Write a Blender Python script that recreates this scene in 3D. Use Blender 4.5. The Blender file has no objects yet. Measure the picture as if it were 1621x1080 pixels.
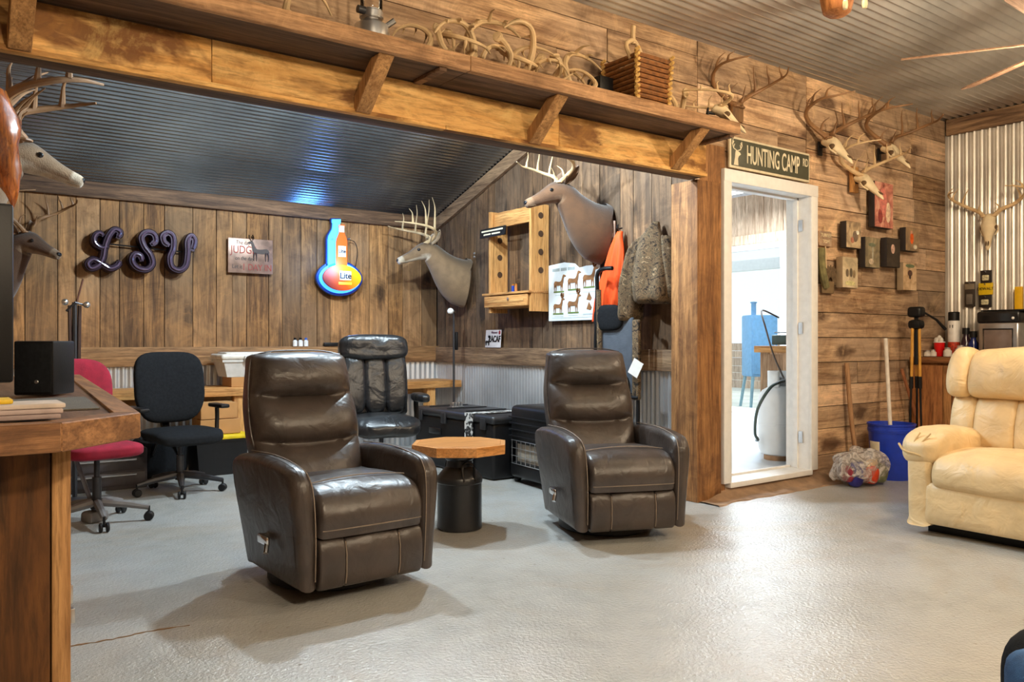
import bpy, bmesh, math, random
from mathutils import Vector, Matrix, noise
random.seed(11)
SC = bpy.context.scene
COL = SC.collection
PI = math.pi
# ---------- camera geometry: level camera 1.1 m above the floor, main wall along X at Y=3.7
FPX, EYE = 1280.0, 1.10
FX, FY, RX, RY = .5906, .8070, .8070, -.5906
def ray(px, py):
    a = (px-810.5)/FPX; return Vector((FX+a*RX, FY+a*RY, (540-py)/FPX))
def onY(px, py, Y):
    r = ray(px, py); t = Y/r.y; return Vector((r.x*t, Y, EYE+r.z*t))
def onX(px, py, X):
    r = ray(px, py); t = X/r.x; return Vector((X, r.y*t, EYE+r.z*t))
def onZ(px, py, Z):
    r = ray(px, py); t = (Z-EYE)/r.z; return Vector((r.x*t, r.y*t, Z))
def atD(px, py, d):
    r = ray(px, py); return Vector((r.x*d, r.y*d, EYE+r.z*d))
def Rz(a): return Matrix.Rotation(a, 4, 'Z')
def Rx(a): return Matrix.Rotation(a, 4, 'X')
def Ry(a): return Matrix.Rotation(a, 4, 'Y')
def Tr(*p): return Matrix.Translation(Vector(p))
def lerp(a, b, t): return a+(b-a)*t
def srgb(r, g, b):
    f = lambda c: (c/255/12.92) if c/255 <= .04045 else ((c/255+.055)/1.055)**2.4
    return (f(r), f(g), f(b))

# ---------- mesh builder
class MB:
    def __init__(s): s.v = []; s.f = []; s.m = []; s.T = Matrix.Identity(4); s.mi = 0; s.col = None
    def add(s, vs, fs, mi=None):
        n = len(s.v); T = s.T
        s.v += [tuple(T @ Vector(p)) for p in vs]
        s.f += [tuple(i+n for i in q) for q in fs]
        s.m += [s.mi if mi is None else mi]*len(fs); return s
    def box(s, x0, x1, y0, y1, z0, z1):
        v = [(x, y, z) for z in (z0, z1) for y in (y0, y1) for x in (x0, x1)]
        return s.add(v, [(0, 2, 3, 1), (4, 5, 7, 6), (0, 1, 5, 4), (2, 6, 7, 3), (0, 4, 6, 2), (1, 3, 7, 5)])
    def bm(s, b, M=None):
        b.verts.ensure_lookup_table(); b.verts.index_update()
        vs = [tuple((M @ v.co) if M else v.co) for v in b.verts]
        fs = [[v.index for v in f.verts] for f in b.faces]; b.free()
        return s.add(vs, fs)
    def rbox(s, c, size, r, seg=2, M=None):
        b = bmesh.new(); bmesh.ops.create_cube(b, size=1)
        bmesh.ops.scale(b, vec=Vector(size), verts=b.verts)
        bmesh.ops.bevel(b, geom=b.edges[:], offset=min(r, min(size)*.49), segments=seg, profile=.5, affect='EDGES')
        return s.bm(b, Tr(*c) @ (M or Matrix.Identity(4)))
    def tube(s, pts, rad, n=8, closed=False, flat=1.0):
        pts = [Vector(p) for p in pts]; N = len(pts)
        if not isinstance(rad, (list, tuple)): rad = [rad]*N
        vs, fs = [], []; up = None
        for i, p in enumerate(pts):
            a = pts[(i-1) % N] if (closed or i > 0) else p; b = pts[(i+1) % N] if (closed or i < N-1) else p
            t = (b-a).normalized() if (b-a).length > 1e-9 else Vector((0, 0, 1))
            if up is None: up = Vector((0, 0, 1)) if abs(t.z) < .9 else Vector((1, 0, 0))
            u = (up - t*up.dot(t)).normalized() if (up - t*up.dot(t)).length > 1e-6 else t.orthogonal().normalized()
            up = u; w = t.cross(u)
            for k in range(n):
                an = 2*PI*k/n; vs.append(p + u*(math.cos(an)*rad[i]) + w*(math.sin(an)*rad[i]*flat))
        for i in range(N if closed else N-1):
            j = (i+1) % N
            for k in range(n):
                l = (k+1) % n; fs.append((i*n+k, i*n+l, j*n+l, j*n+k))
        if not closed:
            fs.append(tuple(range(n))[::-1]); fs.append(tuple((N-1)*n+k for k in range(n)))
        return s.add(vs, fs)
    def lathe(s, prof, c=(0, 0, 0), n=24, M=None):
        vs, fs = [], []; M = Tr(*c) @ (M or Matrix.Identity(4))
        for r, z in prof:
            for k in range(n):
                an = 2*PI*k/n; vs.append(M @ Vector((r*math.cos(an), r*math.sin(an), z)))
        for i in range(len(prof)-1):
            for k in range(n):
                l = (k+1) % n; fs.append((i*n+k, i*n+l, (i+1)*n+l, (i+1)*n+k))
        if prof[0][0] > 1e-5: fs.append(tuple(range(n))[::-1])
        if prof[-1][0] > 1e-5: fs.append(tuple((len(prof)-1)*n+k for k in range(n)))
        return s.add(vs, fs)
    def prism(s, poly, a0, a1, ax='y', bev=0, seg=2):
        """polygon in the plane across axis ax, extruded from a0 to a1"""
        def P(u, v, a): return {'y': (u, a, v), 'x': (a, u, v), 'z': (u, v, a)}[ax]
        n = len(poly); b = bmesh.new()
        lo = [b.verts.new(P(u, v, a0)) for u, v in poly]; hi = [b.verts.new(P(u, v, a1)) for u, v in poly]
        b.faces.new(lo); b.faces.new(hi[::-1])
        for i in range(n): b.faces.new((lo[i], hi[i], hi[(i+1) % n], lo[(i+1) % n]))
        bmesh.ops.recalc_face_normals(b, faces=b.faces[:])
        if bev:
            es = [e for e in b.edges if any(len(f.verts) == n for f in e.link_faces)] if n > 5 else b.edges[:]
            bmesh.ops.bevel(b, geom=es, offset=bev, segments=seg, profile=.5, affect='EDGES')
        return s.bm(b)
    def loft(s, rings, caps=True):
        n = len(rings[0]); vs = [p for r in rings for p in r]; fs = []
        for i in range(len(rings)-1):
            for k in range(n):
                l = (k+1) % n; fs.append((i*n+k, i*n+l, (i+1)*n+l, (i+1)*n+k))
        if caps: fs.append(tuple(range(n))[::-1]); fs.append(tuple((len(rings)-1)*n+k for k in range(n)))
        return s.add(vs, fs)
    def grid(s, fn, nu, nv):
        vs = [fn(i/nu, j/nv) for j in range(nv+1) for i in range(nu+1)]
        fs = [(j*(nu+1)+i, j*(nu+1)+i+1, (j+1)*(nu+1)+i+1, (j+1)*(nu+1)+i) for j in range(nv) for i in range(nu)]
        return s.add(vs, fs)
    def sup(s, c, half, e=6, n=10, M=None, fn=None):
        """superellipsoid cushion"""
        idx = {}; vs = []; fs = []
        def vid(p):
            k = tuple(round(x, 5) for x in p)
            if k not in idx:
                q = Vector(p); L = (abs(q.x)**e+abs(q.y)**e+abs(q.z)**e)**(1/e); q = q/L
                if fn: q = Vector(fn(q))
                q = Vector((q.x*half[0], q.y*half[1], q.z*half[2]))
                if M: q = M @ q
                idx[k] = len(vs); vs.append(q+Vector(c))
            return idx[k]
        g = [math.tan((2*i/n-1)*PI/4) for i in range(n+1)]
        for a in range(3):
            for sg in (-1, 1):
                for i in range(n):
                    for j in range(n):
                        q = []
                        for (u, v) in ((g[i], g[j]), (g[i+1], g[j]), (g[i+1], g[j+1]), (g[i], g[j+1])):
                            p = [0, 0, 0]; p[a] = sg; p[(a+1) % 3] = u; p[(a+2) % 3] = v; q.append(vid(p))
                        fs.append(tuple(q if sg > 0 else q[::-1]))
        return s.add(vs, fs)
    def ell(s, c, half, n=8, M=None): return s.sup(c, half, 2, n, M)
    def sharp(s): return s
    def mesh(s, name, mats, ang=35, smooth=True, recalc=True):
        me = bpy.data.meshes.new(name); me.from_pydata(s.v, [], s.f)
        for m in (mats if isinstance(mats, (list, tuple)) else [mats]): me.materials.append(m)
        me.polygons.foreach_set('material_index', s.m)
        if recalc:
            b = bmesh.new(); b.from_mesh(me); bmesh.ops.recalc_face_normals(b, faces=b.faces[:]); b.to_mesh(me); b.free()
        if smooth: me.shade_smooth(); me.set_sharp_from_angle(angle=math.radians(ang))
        me.update(); return me
    def build(s, name, mats, parent=None, loc=(0, 0, 0), rz=0, ang=35, **kw):
        o = bpy.data.objects.new(name, s.mesh(name, mats, ang, **kw)); COL.objects.link(o)
        o.location = loc; o.rotation_euler = (0, 0, rz)
        if parent: o.parent = parent
        return o
def tag(o, label=None, cat=None, group=None, kind=None):
    if label: o['label'] = label
    if cat: o['category'] = cat
    if group: o['group'] = group
    if kind: o['kind'] = kind
    return o
def thing(name, label, cat, loc=(0, 0, 0), rz=0, group=None, rot=None):
    o = bpy.data.objects.new(name, None); COL.objects.link(o); o.empty_display_size = .1
    o.location = loc; o.rotation_euler = rot or (0, 0, rz)
    return tag(o, label, cat, group)
def struct(mb, name, mats, **kw): return tag(mb.build(name, mats, **kw), kind='structure')
def kids(o): return [c for c in bpy.data.objects if c.parent == o]
def dup(o, parent=None, **over):
    c = o.copy(); COL.objects.link(c)
    if parent: c.parent = parent
    for ch in kids(o): dup(ch, c)
    if 'loc' in over: c.location = over['loc']
    if 'rot' in over: c.rotation_euler = over['rot']
    if 'label' in over: c['label'] = over['label']
    return c
def cat_curve(pts, n=6):
    pts = [Vector(p) for p in pts]; P = [pts[0]*2-pts[1]]+pts+[pts[-1]*2-pts[-2]]; out = []
    for i in range(1, len(P)-2):
        for k in range(n):
            t = k/n; a, b, c, d = P[i-1], P[i], P[i+1], P[i+2]
            out.append(.5*((2*b)+(c-a)*t+(2*a-5*b+4*c-d)*t*t+(3*b-a-3*c+d)*t**3))
    return out+[pts[-1]]
def text(name, body, mat, M, size=.1, parent=None, ext=.002, ax='CENTER', sx=1.0, bold=0):
    cu = bpy.data.curves.new(name, 'FONT'); cu.body = body; cu.size = size; cu.extrude = ext; cu.align_x = ax; cu.align_y = 'CENTER'; cu.offset = bold
    t = bpy.data.objects.new(name+'_tmp', cu); COL.objects.link(t)
    dg = bpy.context.evaluated_depsgraph_get(); me = bpy.data.meshes.new_from_object(t.evaluated_get(dg))
    bpy.data.objects.remove(t); me.transform(M @ Matrix.Diagonal((sx, 1, 1, 1))); me.materials.clear(); me.materials.append(mat)
    o = bpy.data.objects.new(name, me); COL.objects.link(o)
    if parent: o.parent = parent
    return o
# text facing -Y (readable from the camera side of the main wall), facing -X
TXY = Rx(PI/2)
TXX = Rz(-PI/2) @ Rx(PI/2)

# ---------- materials
def nodes(name):
    m = bpy.data.materials.new(name); m.use_nodes = True; nt = m.node_tree; b = nt.nodes['Principled BSDF']
    return m, nt, b
def N(nt, t, **kw):
    n = nt.nodes.new(t)
    for k, v in kw.items():
        if hasattr(n, k) and k not in n.inputs: setattr(n, k, v)
        else: n.inputs[k].default_value = v
    return n
def mixc(nt, fac, a, b, mode='MIX'):
    n = nt.nodes.new('ShaderNodeMix'); n.data_type = 'RGBA'; n.blend_type = mode
    for i, x in ((0, fac), (6, a), (7, b)):
        if hasattr(x, 'links'): nt.links.new(x, n.inputs[i])
        else: n.inputs[i].default_value = x if i == 0 else (*x, 1) if len(x) == 3 else x
    return n.outputs[2]
def ramp(nt, src, p0, p1, c0=(0, 0, 0), c1=(1, 1, 1)):
    r = nt.nodes.new('ShaderNodeValToRGB'); e = r.color_ramp.elements
    e[0].position = p0; e[1].position = p1; e[0].color = (*c0, 1); e[1].color = (*c1, 1)
    nt.links.new(src, r.inputs[0]); return r.outputs[0]
def pm(name, col, rough=.5, metal=0, var=.12, scale=18, bump=.0, bscale=120, spec=.5, coat=0, sheen=0, trans=0, alpha=1):
    """plain surface with a little procedural unevenness"""
    m, nt, b = nodes(name); L = nt.links.new
    tc = N(nt, 'ShaderNodeTexCoord'); ns = N(nt, 'ShaderNodeTexNoise', Scale=scale, Detail=4.0); L(tc.outputs['Object'], ns.inputs['Vector'])
    f = ramp(nt, ns.outputs[0], .3, .7)
    c = mixc(nt, f, tuple(x*(1-var) for x in col), tuple(min(1, x*(1+var)) for x in col)); L(c, b.inputs['Base Color'])
    b.inputs['Roughness'].default_value = rough; b.inputs['Metallic'].default_value = metal
    b.inputs['Specular IOR Level'].default_value = spec; b.inputs['Coat Weight'].default_value = coat
    b.inputs['Sheen Weight'].default_value = sheen; b.inputs['Transmission Weight'].default_value = trans; b.inputs['Alpha'].default_value = alpha
    if bump:
        n2 = N(nt, 'ShaderNodeTexNoise', Scale=bscale, Detail=3.0); L(tc.outputs['Object'], n2.inputs['Vector'])
        bp = N(nt, 'ShaderNodeBump', Strength=bump, Distance=.01); L(n2.outputs[0], bp.inputs['Height']); L(bp.outputs[0], b.inputs['Normal'])
    return m
def emis(name, col, st, base=None):
    m, nt, b = nodes(name); b.inputs['Base Color'].default_value = (*(base or col), 1); b.inputs['Emission Color'].default_value = (*col, 1); b.inputs['Emission Strength'].default_value = st
    return m
def wood(name, lo, hi, axis='z', rough=.7, stain=.5, stcol=(.02, .012, .008), grain=14, bump=.25, vary=.35, coat=0, spec=.35, grey=None, stscale=1.6, shift=6.0, knots=0, stth=(.52, .78)):
    """boards: grain along axis, each board (mesh island) its own tone"""
    m, nt, b = nodes(name); L = nt.links.new
    tc = N(nt, 'ShaderNodeTexCoord'); ge = N(nt, 'ShaderNodeNewGeometry')
    off = N(nt, 'ShaderNodeVectorMath', operation='SCALE'); cmb = N(nt, 'ShaderNodeCombineXYZ')
    L(ge.outputs['Random Per Island'], cmb.inputs[0]); L(ge.outputs['Random Per Island'], cmb.inputs[1]); L(ge.outputs['Random Per Island'], cmb.inputs[2])
    L(cmb.outputs[0], off.inputs[0]); off.inputs['Scale'].default_value = shift*5
    ad = N(nt, 'ShaderNodeVectorMath', operation='ADD'); L(tc.outputs['Object'], ad.inputs[0]); L(off.outputs[0], ad.inputs[1])
    mp = N(nt, 'ShaderNodeMapping'); sc = [grain]*3; sc['xyz'.index(axis)] = .9; mp.inputs['Scale'].default_value = sc; L(ad.outputs[0], mp.inputs['Vector'])
    n1 = N(nt, 'ShaderNodeTexNoise', Scale=1.5, Detail=8.0, Roughness=.65, Distortion=.8); L(mp.outputs[0], n1.inputs['Vector'])
    f1 = ramp(nt, n1.outputs[0], .34, .66); c = mixc(nt, f1, lo, hi)
    mp2 = N(nt, 'ShaderNodeMapping'); s2 = [3.2]*3; s2['xyz'.index(axis)] = 1.1; mp2.inputs['Scale'].default_value = s2; L(ad.outputs[0], mp2.inputs['Vector'])
    n2 = N(nt, 'ShaderNodeTexNoise', Scale=stscale, Detail=5.0, Roughness=.6, Distortion=.5); L(mp2.outputs[0], n2.inputs['Vector'])
    f2 = ramp(nt, n2.outputs[0], *stth); m1 = N(nt, 'ShaderNodeMath', operation='MULTIPLY'); L(f2, m1.inputs[0]); m1.inputs[1].default_value = stain
    c = mixc(nt, m1.outputs[0], c, stcol)
    n9 = N(nt, 'ShaderNodeTexNoise', Scale=7.0, Detail=6.0, Roughness=.7, Distortion=.3); L(mp.outputs[0], n9.inputs['Vector'])
    c = mixc(nt, ramp(nt, n9.outputs[0], .46, .70, (0, 0, 0), (.75, .75, .75)), c, tuple(x*.36 for x in lo))
    if grey:
        n3 = N(nt, 'ShaderNodeTexNoise', Scale=.9, Detail=3.0); L(ad.outputs[0], n3.inputs['Vector'])
        c = mixc(nt, ramp(nt, n3.outputs[0], .35, .65), c, mixc(nt, f1, tuple(x*.55 for x in grey), grey))
    if knots:
        mp3 = N(nt, 'ShaderNodeMapping'); s3 = [5.5]*3; s3['xyz'.index(axis)] = 2.4; mp3.inputs['Scale'].default_value = s3; L(ad.outputs[0], mp3.inputs['Vector'])
        nw = N(nt, 'ShaderNodeTexNoise', Scale=3.0, Detail=2.0); L(mp3.outputs[0], nw.inputs['Vector'])
        vm = N(nt, 'ShaderNodeVectorMath', operation='MULTIPLY_ADD'); L(nw.outputs['Color'], vm.inputs[0]); vm.inputs[1].default_value = (.5, .5, .5); L(mp3.outputs[0], vm.inputs[2])
        vo = N(nt, 'ShaderNodeTexVoronoi', Scale=.62); L(vm.outputs[0], vo.inputs['Vector'])
        kf = ramp(nt, vo.outputs['Distance'], .10, .26, (knots,)*3, (0, 0, 0)); c = mixc(nt, kf, c, tuple(x*.6 for x in stcol))
        n6 = N(nt, 'ShaderNodeTexNoise', Scale=2.6, Detail=7.0, Roughness=.75, Distortion=1.2); L(ad.outputs[0], n6.inputs['Vector'])
        c = mixc(nt, ramp(nt, n6.outputs[0], .5, .72, (0, 0, 0), (.75, .75, .75)), c, mixc(nt, f1, tuple(x*.45 for x in lo), tuple(x*.8 for x in lo)))
        c = mixc(nt, ramp(nt, n6.outputs[0], .28, .45, (.5, .5, .5), (0, 0, 0)), c, tuple(min(1, x*1.25) for x in hi))
    # tone per board
    mr = N(nt, 'ShaderNodeMapRange'); L(ge.outputs['Random Per Island'], mr.inputs[0]); mr.inputs[3].default_value = 1-vary; mr.inputs[4].default_value = 1+vary
    hsv = N(nt, 'ShaderNodeHueSaturation'); L(c, hsv.inputs['Color']); L(mr.outputs[0], hsv.inputs['Value'])
    L(hsv.outputs[0], b.inputs['Base Color']); b.inputs['Roughness'].default_value = rough; b.inputs['Coat Weight'].default_value = coat; b.inputs['Coat Roughness'].default_value = .25
    b.inputs['Specular IOR Level'].default_value = spec
    bp = N(nt, 'ShaderNodeBump', Strength=bump, Distance=.01); L(n1.outputs[0], bp.inputs['Height']); L(bp.outputs[0], b.inputs['Normal'])
    return m
M = {}
M['barn_h'] = wood('barn_boards_horizontal', srgb(138, 98, 66), srgb(232, 194, 148), 'x', stain=.7, stcol=srgb(78, 48, 32), vary=.3, grey=srgb(206, 176, 146), knots=.8, bump=.5)
M['barn_v'] = wood('barn_boards_vertical', srgb(96, 62, 32), srgb(184, 132, 78), 'z', stain=.7, stcol=srgb(48, 30, 16), vary=.36, grey=srgb(162, 124, 86), knots=.8, bump=.5)
M['barn_vg'] = wood('barn_boards_greyer', srgb(74, 52, 36), srgb(148, 112, 78), 'z', stain=.7, stcol=srgb(40, 28, 20), vary=.3, grey=srgb(112, 90, 70), knots=.8, bump=.5)
M['barn_y'] = wood('barn_trim_side', srgb(90, 66, 48), srgb(160, 128, 96), 'y', stain=.4, stcol=srgb(54, 38, 28), vary=.15)
M['trim_dark'] = wood('trim_board_dark', srgb(76, 54, 40), srgb(140, 106, 78), 'x', stain=.5, stcol=srgb(48, 34, 26), vary=.15)
M['post'] = wood('post_wood', srgb(112, 72, 40), srgb(184, 132, 80), 'z', stain=.6, stcol=srgb(78, 44, 22), vary=.12, knots=.6, bump=.4)
M['beam'] = wood('beam_wood', srgb(204, 144, 70), srgb(246, 200, 128), 'x', stain=.9, stcol=srgb(104, 58, 24), vary=.08, grain=7, stscale=1.5, knots=.8, bump=.3, stth=(.53, .62))
M['old_shade_x'] = wood('old_and_shade_boards', srgb(62, 46, 36), srgb(118, 92, 72), 'x', stain=.6, stcol=srgb(36, 26, 20), vary=.2)
M['shelf'] = wood('shelf_wood', srgb(140, 100, 66), srgb(212, 166, 120), 'x', stain=.4, stcol=srgb(96, 66, 44), vary=.1, knots=.4)
M['bracket'] = wood('bracket_wood', srgb(142, 98, 56), srgb(208, 160, 104), 'z', stain=.3, vary=.1, stcol=srgb(90, 60, 36))
M['pine_y'] = wood('pine_along_y', srgb(170, 112, 58), srgb(218, 164, 100), 'y', stain=.2, stcol=srgb(130, 78, 36), vary=.1)
M['pine_x'] = wood('pine_along_x', srgb(170, 112, 58), srgb(222, 166, 100), 'x', stain=.2, stcol=srgb(130, 78, 36), vary=.1)
M['pine_z'] = wood('pine_upright', srgb(176, 118, 60), srgb(224, 170, 104), 'z', stain=.2, stcol=srgb(130, 78, 36), vary=.1)
M['bartop'] = wood('bar_top_wood', srgb(108, 72, 46), srgb(172, 124, 80), 'y', stain=.35, stcol=srgb(70, 44, 28), vary=.12, coat=.25, rough=.5)
M['barfront'] = wood('bar_edge_wood', srgb(108, 72, 44), srgb(172, 126, 84), 'x', stain=.3, stcol=srgb(70, 44, 26), vary=.15, rough=.6, knots=.4)
M['barbody'] = wood('bar_body_wood', srgb(66, 38, 12), srgb(112, 70, 28), 'z', stain=.5, stcol=srgb(44, 24, 8), vary=.2, grain=9)
M['tabletop'] = wood('table_top_wood', srgb(176, 112, 50), srgb(214, 150, 80), 'x', stain=.2, stcol=srgb(140, 80, 30), vary=.05, coat=.4, rough=.4, grain=20, bump=.05)
M['tableedge'] = wood('table_edge_wood', srgb(190, 124, 62), srgb(222, 160, 96), 'x', stain=.1, vary=.05, coat=.3, rough=.4, bump=.05)
M['cab'] = wood('cabinet_ply', srgb(124, 76, 40), srgb(178, 120, 70), 'z', stain=.45, stcol=srgb(86, 46, 22), vary=.12, grain=6)
M['pale_v'] = wood('pale_boards', srgb(170, 138, 110), srgb(226, 200, 172), 'z', stain=.3, stcol=srgb(120, 92, 70), vary=.15)
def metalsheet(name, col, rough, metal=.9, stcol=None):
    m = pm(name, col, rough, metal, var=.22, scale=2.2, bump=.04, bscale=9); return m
M['tin'] = metalsheet('corrugated_tin', (.60, .56, .50), .36, .8)
M['tin_ceil'] = metalsheet('corrugated_ceiling_tin', (.70, .70, .68), .34, .9)
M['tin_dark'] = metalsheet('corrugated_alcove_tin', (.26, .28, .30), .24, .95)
M['tin_wall'] = metalsheet('corrugated_wainscot_tin', (.66, .68, .70), .4, .8)

# floor: grey painted concrete, glossy coat, gritty bump, worn tan patches
def floor_mat():
    m, nt, b = nodes('painted_concrete'); L = nt.links.new
    tc = N(nt, 'ShaderNodeTexCoord'); ob = tc.outputs['Object']
    n1 = N(nt, 'ShaderNodeTexNoise', Scale=1.3, Detail=6.0, Roughness=.6); L(ob, n1.inputs['Vector'])
    c = mixc(nt, ramp(nt, n1.outputs[0], .3, .72), srgb(158, 158, 153), srgb(186, 187, 185))
    n2 = N(nt, 'ShaderNodeTexNoise', Scale=38.0, Detail=4.0); L(ob, n2.inputs['Vector'])
    n3 = N(nt, 'ShaderNodeTexNoise', Scale=9.0, Detail=3.0); L(ob, n3.inputs['Vector'])
    c = mixc(nt, ramp(nt, n3.outputs[0], .35, .8, (0, 0, 0), (.6, .6, .6)), c, srgb(186, 184, 178))
    c = mixc(nt, ramp(nt, n2.outputs[0], .66, .74, (0, 0, 0), (.55, .55, .55)), c, srgb(128, 114, 98))
    n7 = N(nt, 'ShaderNodeTexNoise', Scale=.55, Detail=5.0, Roughness=.7, Distortion=.8); L(ob, n7.inputs['Vector'])
    c = mixc(nt, ramp(nt, n7.outputs[0], .48, .72, (0, 0, 0), (.55, .55, .55)), c, srgb(166, 146, 120))
    L(c, b.inputs['Base Color'])
    b.inputs['Roughness'].default_value = .21
    b.inputs['Specular IOR Level'].default_value = .85
    n4 = N(nt, 'ShaderNodeTexNoise', Scale=65.0, Detail=3.0, Roughness=.6); L(ob, n4.inputs['Vector'])
    bp = N(nt, 'ShaderNodeBump', Strength=.9, Distance=.006); L(n4.outputs[0], bp.inputs['Height'])
    n5 = N(nt, 'ShaderNodeTexNoise', Scale=2.2, Detail=2.0); L(ob, n5.inputs['Vector'])
    bp2 = N(nt, 'ShaderNodeBump', Strength=.14, Distance=.03); L(n5.outputs[0], bp2.inputs['Height']); L(bp.outputs[0], bp2.inputs['Normal']); L(bp2.outputs[0], b.inputs['Normal'])
    return m
M['floor'] = floor_mat()
M['white'] = pm('white_paint', srgb(232, 230, 226), .45, var=.05)
M['concrete'] = pm('raw_concrete', srgb(150, 122, 96), .9, var=.3, scale=9, bump=.6, bscale=40)
M['plaster'] = pm('plain_wall', srgb(186, 160, 130), .8)
M['gap'] = pm('dark_backing', srgb(26, 19, 14), .9)
M['black'] = pm('black_plastic', (.008, .008, .009), .42, spec=.3, bump=.05)
M['black_gloss'] = pm('black_gloss', (.01, .01, .011), .2)
M['black_fab'] = pm('black_fabric', (.011, .012, .014), .9, spec=.15, var=.25, scale=60, bump=.3, bscale=400)
M['steel'] = pm('brushed_steel', (.6, .6, .6), .28, .95, var=.08)
M['chrome'] = pm('chrome', (.75, .75, .76), .12, 1.0, var=.03)
M['dark_metal'] = pm('dark_metal', (.05, .05, .055), .45, .6)

# ---------- camera, world, render look
cam = bpy.data.cameras.new('camera'); cam.sensor_width = 36; cam.lens = FPX/1621*36; cam.clip_start = .05
co = bpy.data.objects.new('camera', cam); COL.objects.link(co); co.location = (0, 0, EYE)
co.rotation_euler = (PI/2, 0, math.atan2(FY, FX)-PI/2); SC.camera = co
w = bpy.data.worlds.new('world'); SC.world = w; w.use_nodes = True
w.node_tree.nodes['Background'].inputs[0].default_value = (.80, .92, 1, 1); w.node_tree.nodes['Background'].inputs[1].default_value = 1.25
SC.view_settings.view_transform = 'Standard'; SC.view_settings.look = 'None'; SC.view_settings.exposure = 0; SC.view_settings.gamma = 1

# ---------- lights
def light(name, typ, loc, power, col, size=.1, rot=(0, 0, 0), sy=None, spread=None):
    l = bpy.data.lights.new(name, typ); l.energy = power; l.color = col
    if typ == 'AREA':
        l.size = size
        if sy: l.shape = 'RECTANGLE'; l.size_y = sy
        if spread: l.spread = spread
    elif typ == 'SUN': l.angle = size
    else: l.shadow_soft_size = size
    o = bpy.data.objects.new(name, l); COL.objects.link(o); o.location = loc; o.rotation_euler = rot; return o
WARM = (1.0, .80, .56); COOL = (.76, .91, 1.0)
light('shop_lamp', 'POINT', (3.15, 4.45, 2.88), 230, COOL, .05)
light('shop_lamp', 'POINT', (2.35, 5.2, 2.84), 230, COOL, .05)
light('room_lamp', 'POINT', (.9, -.6, 2.95), 265, WARM, .12)
light('room_lamp', 'POINT', (3.6, -1.2, 2.95), 225, WARM, .12)
light('fan_lamp', 'POINT', (5.13, 1.75, 2.52), 95, WARM, .1)
light('amber_lamp', 'POINT', onZ(1325, 14, 2.72)+Vector((0, 0, .22)), 20, (1, .74, .44), .07)
light('porch_strip', 'AREA', (8.05, 6.15, 2.9), 300, (.78, .90, 1), .4, sy=1.6)
light('neon_glow', 'POINT', onY(536, 420, 7.26), 14, (.12, .38, 1.0), .12)
light('sun', 'SUN', (12, 6, 6), 1.2, (1, .96, .9), .02, rot=(0, math.radians(48), math.radians(20)))

# ---------- setting
def planks(mb, along, a0, a1, b0, b1, face, hmin, hmax, th=.022, sgn=-1, lmin=None, lmax=None, other='y', gap=.006, jit=.007):
    """boards in a wall plane. along='x': boards run in u; rows stacked in z. along='z': boards upright, laid out in u. u is x (wall faces y) or y (wall faces x)"""
    def put(u0, u1, z0, z1):
        j = random.uniform(0, jit); f0, f1 = face+sgn*(-j), face-sgn*th
        lo, hi = min(f0, f1), max(f0, f1)
        if other == 'y': mb.box(u0, u1, lo, hi, z0, z1)
        else: mb.box(lo, hi, u0, u1, z0, z1)
    if along == 'x':
        z = b0
        while z < b1-.01:
            h = min(random.uniform(hmin, hmax), b1-z); h = b1-z if b1-z-h < .06 else h
            u = a0
            while u < a1-.01:
                l = random.uniform(lmin, lmax) if lmin else a1-a0; l = a1-u if a1-u-l < .3 else l
                put(u+gap/2, min(u+l, a1)-gap/2, z+gap/2, z+h-gap/2); u += l
            z += h
    else:
        u = a0
        while u < a1-.01:
            h = min(random.uniform(hmin, hmax), a1-u); h = a1-u if a1-u-h < .06 else h
            top = b1(u+h/2) if callable(b1) else b1
            put(u+gap/2, u+h-gap/2, b0, top); u += h
def corr(mb, o, u, v, nrm, wu, lv, pitch=.058, amp=.008, seg=8, nv=1):
    """corrugated sheet: waves across u (width wu), ridges along v (length lv)"""
    o, u, v, nrm = Vector(o), Vector(u).normalized(), Vector(v).normalized(), Vector(nrm)
    n = int(wu/pitch*seg)
    def fn(s, t):
        x = s*wu; return o+u*x+v*(t*lv)+nrm*(amp*math.sin(2*PI*x/pitch))
    return mb.grid(fn, n, nv)
XR = 7.77; YB = 7.52; XA = 4.5; ZC = 3.17
struct(MB().box(-3.2, 12, -5.2, 8.2, -.12, 0), 'floor', M['floor'])
# main wall: boards right of the alcove and above the beam, with the door cut out
wb = MB()
DX0, DX1, DZ0, DZ1 = 4.60, 5.56, .10, 2.24
planks(wb, 'x', 5.56, XR, .0, 3.17, 3.72, .17, .23, lmin=.7, lmax=1.9)
planks(wb, 'x', -3.2, 4.30, 2.36, 3.17, 3.72, .19, .27, lmin=1.4, lmax=3.0)
planks(wb, 'x', 4.30, 5.56, 2.24, 3.17, 3.72, .19, .25, lmin=.6, lmax=1.3)
struct(wb, 'wall_main', M['barn_h'])
bk = MB(); bk.box(-3.2, 4.30, 3.745, 3.86, 2.36, 3.8); bk.box(4.30, 5.56, 3.745, 3.86, 2.24, 3.8); bk.box(5.56, XR+.1, 3.745, 3.86, 0, 3.8); bk.box(-3.2, .0, 3.72, 3.86, 0, 2.36)
struct(bk, 'wall_main_core', M['gap'])
struct(MB().box(4.30, 4.56, 3.70, 3.745, 0, 2.46), 'trim_1', M['post'])       # board beside the door
struct(MB().rbox((4.375, 3.80, 1.1), (.25, .24, 2.2), .008), 'trim_2', M['post'])  # corner post
bmb = MB()
for a, b in ((-2.2, 1.02), (1.022, 2.97), (2.972, 4.245)): bmb.rbox(((a+b)/2, 3.615, 2.31), (b-a, .03, .20), .003)
for a, b in ((-2.2, 2.2), (2.202, 4.245)): bmb.rbox(((a+b)/2, 3.61, 2.209), (b-a, .045, .022), .003)
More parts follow.
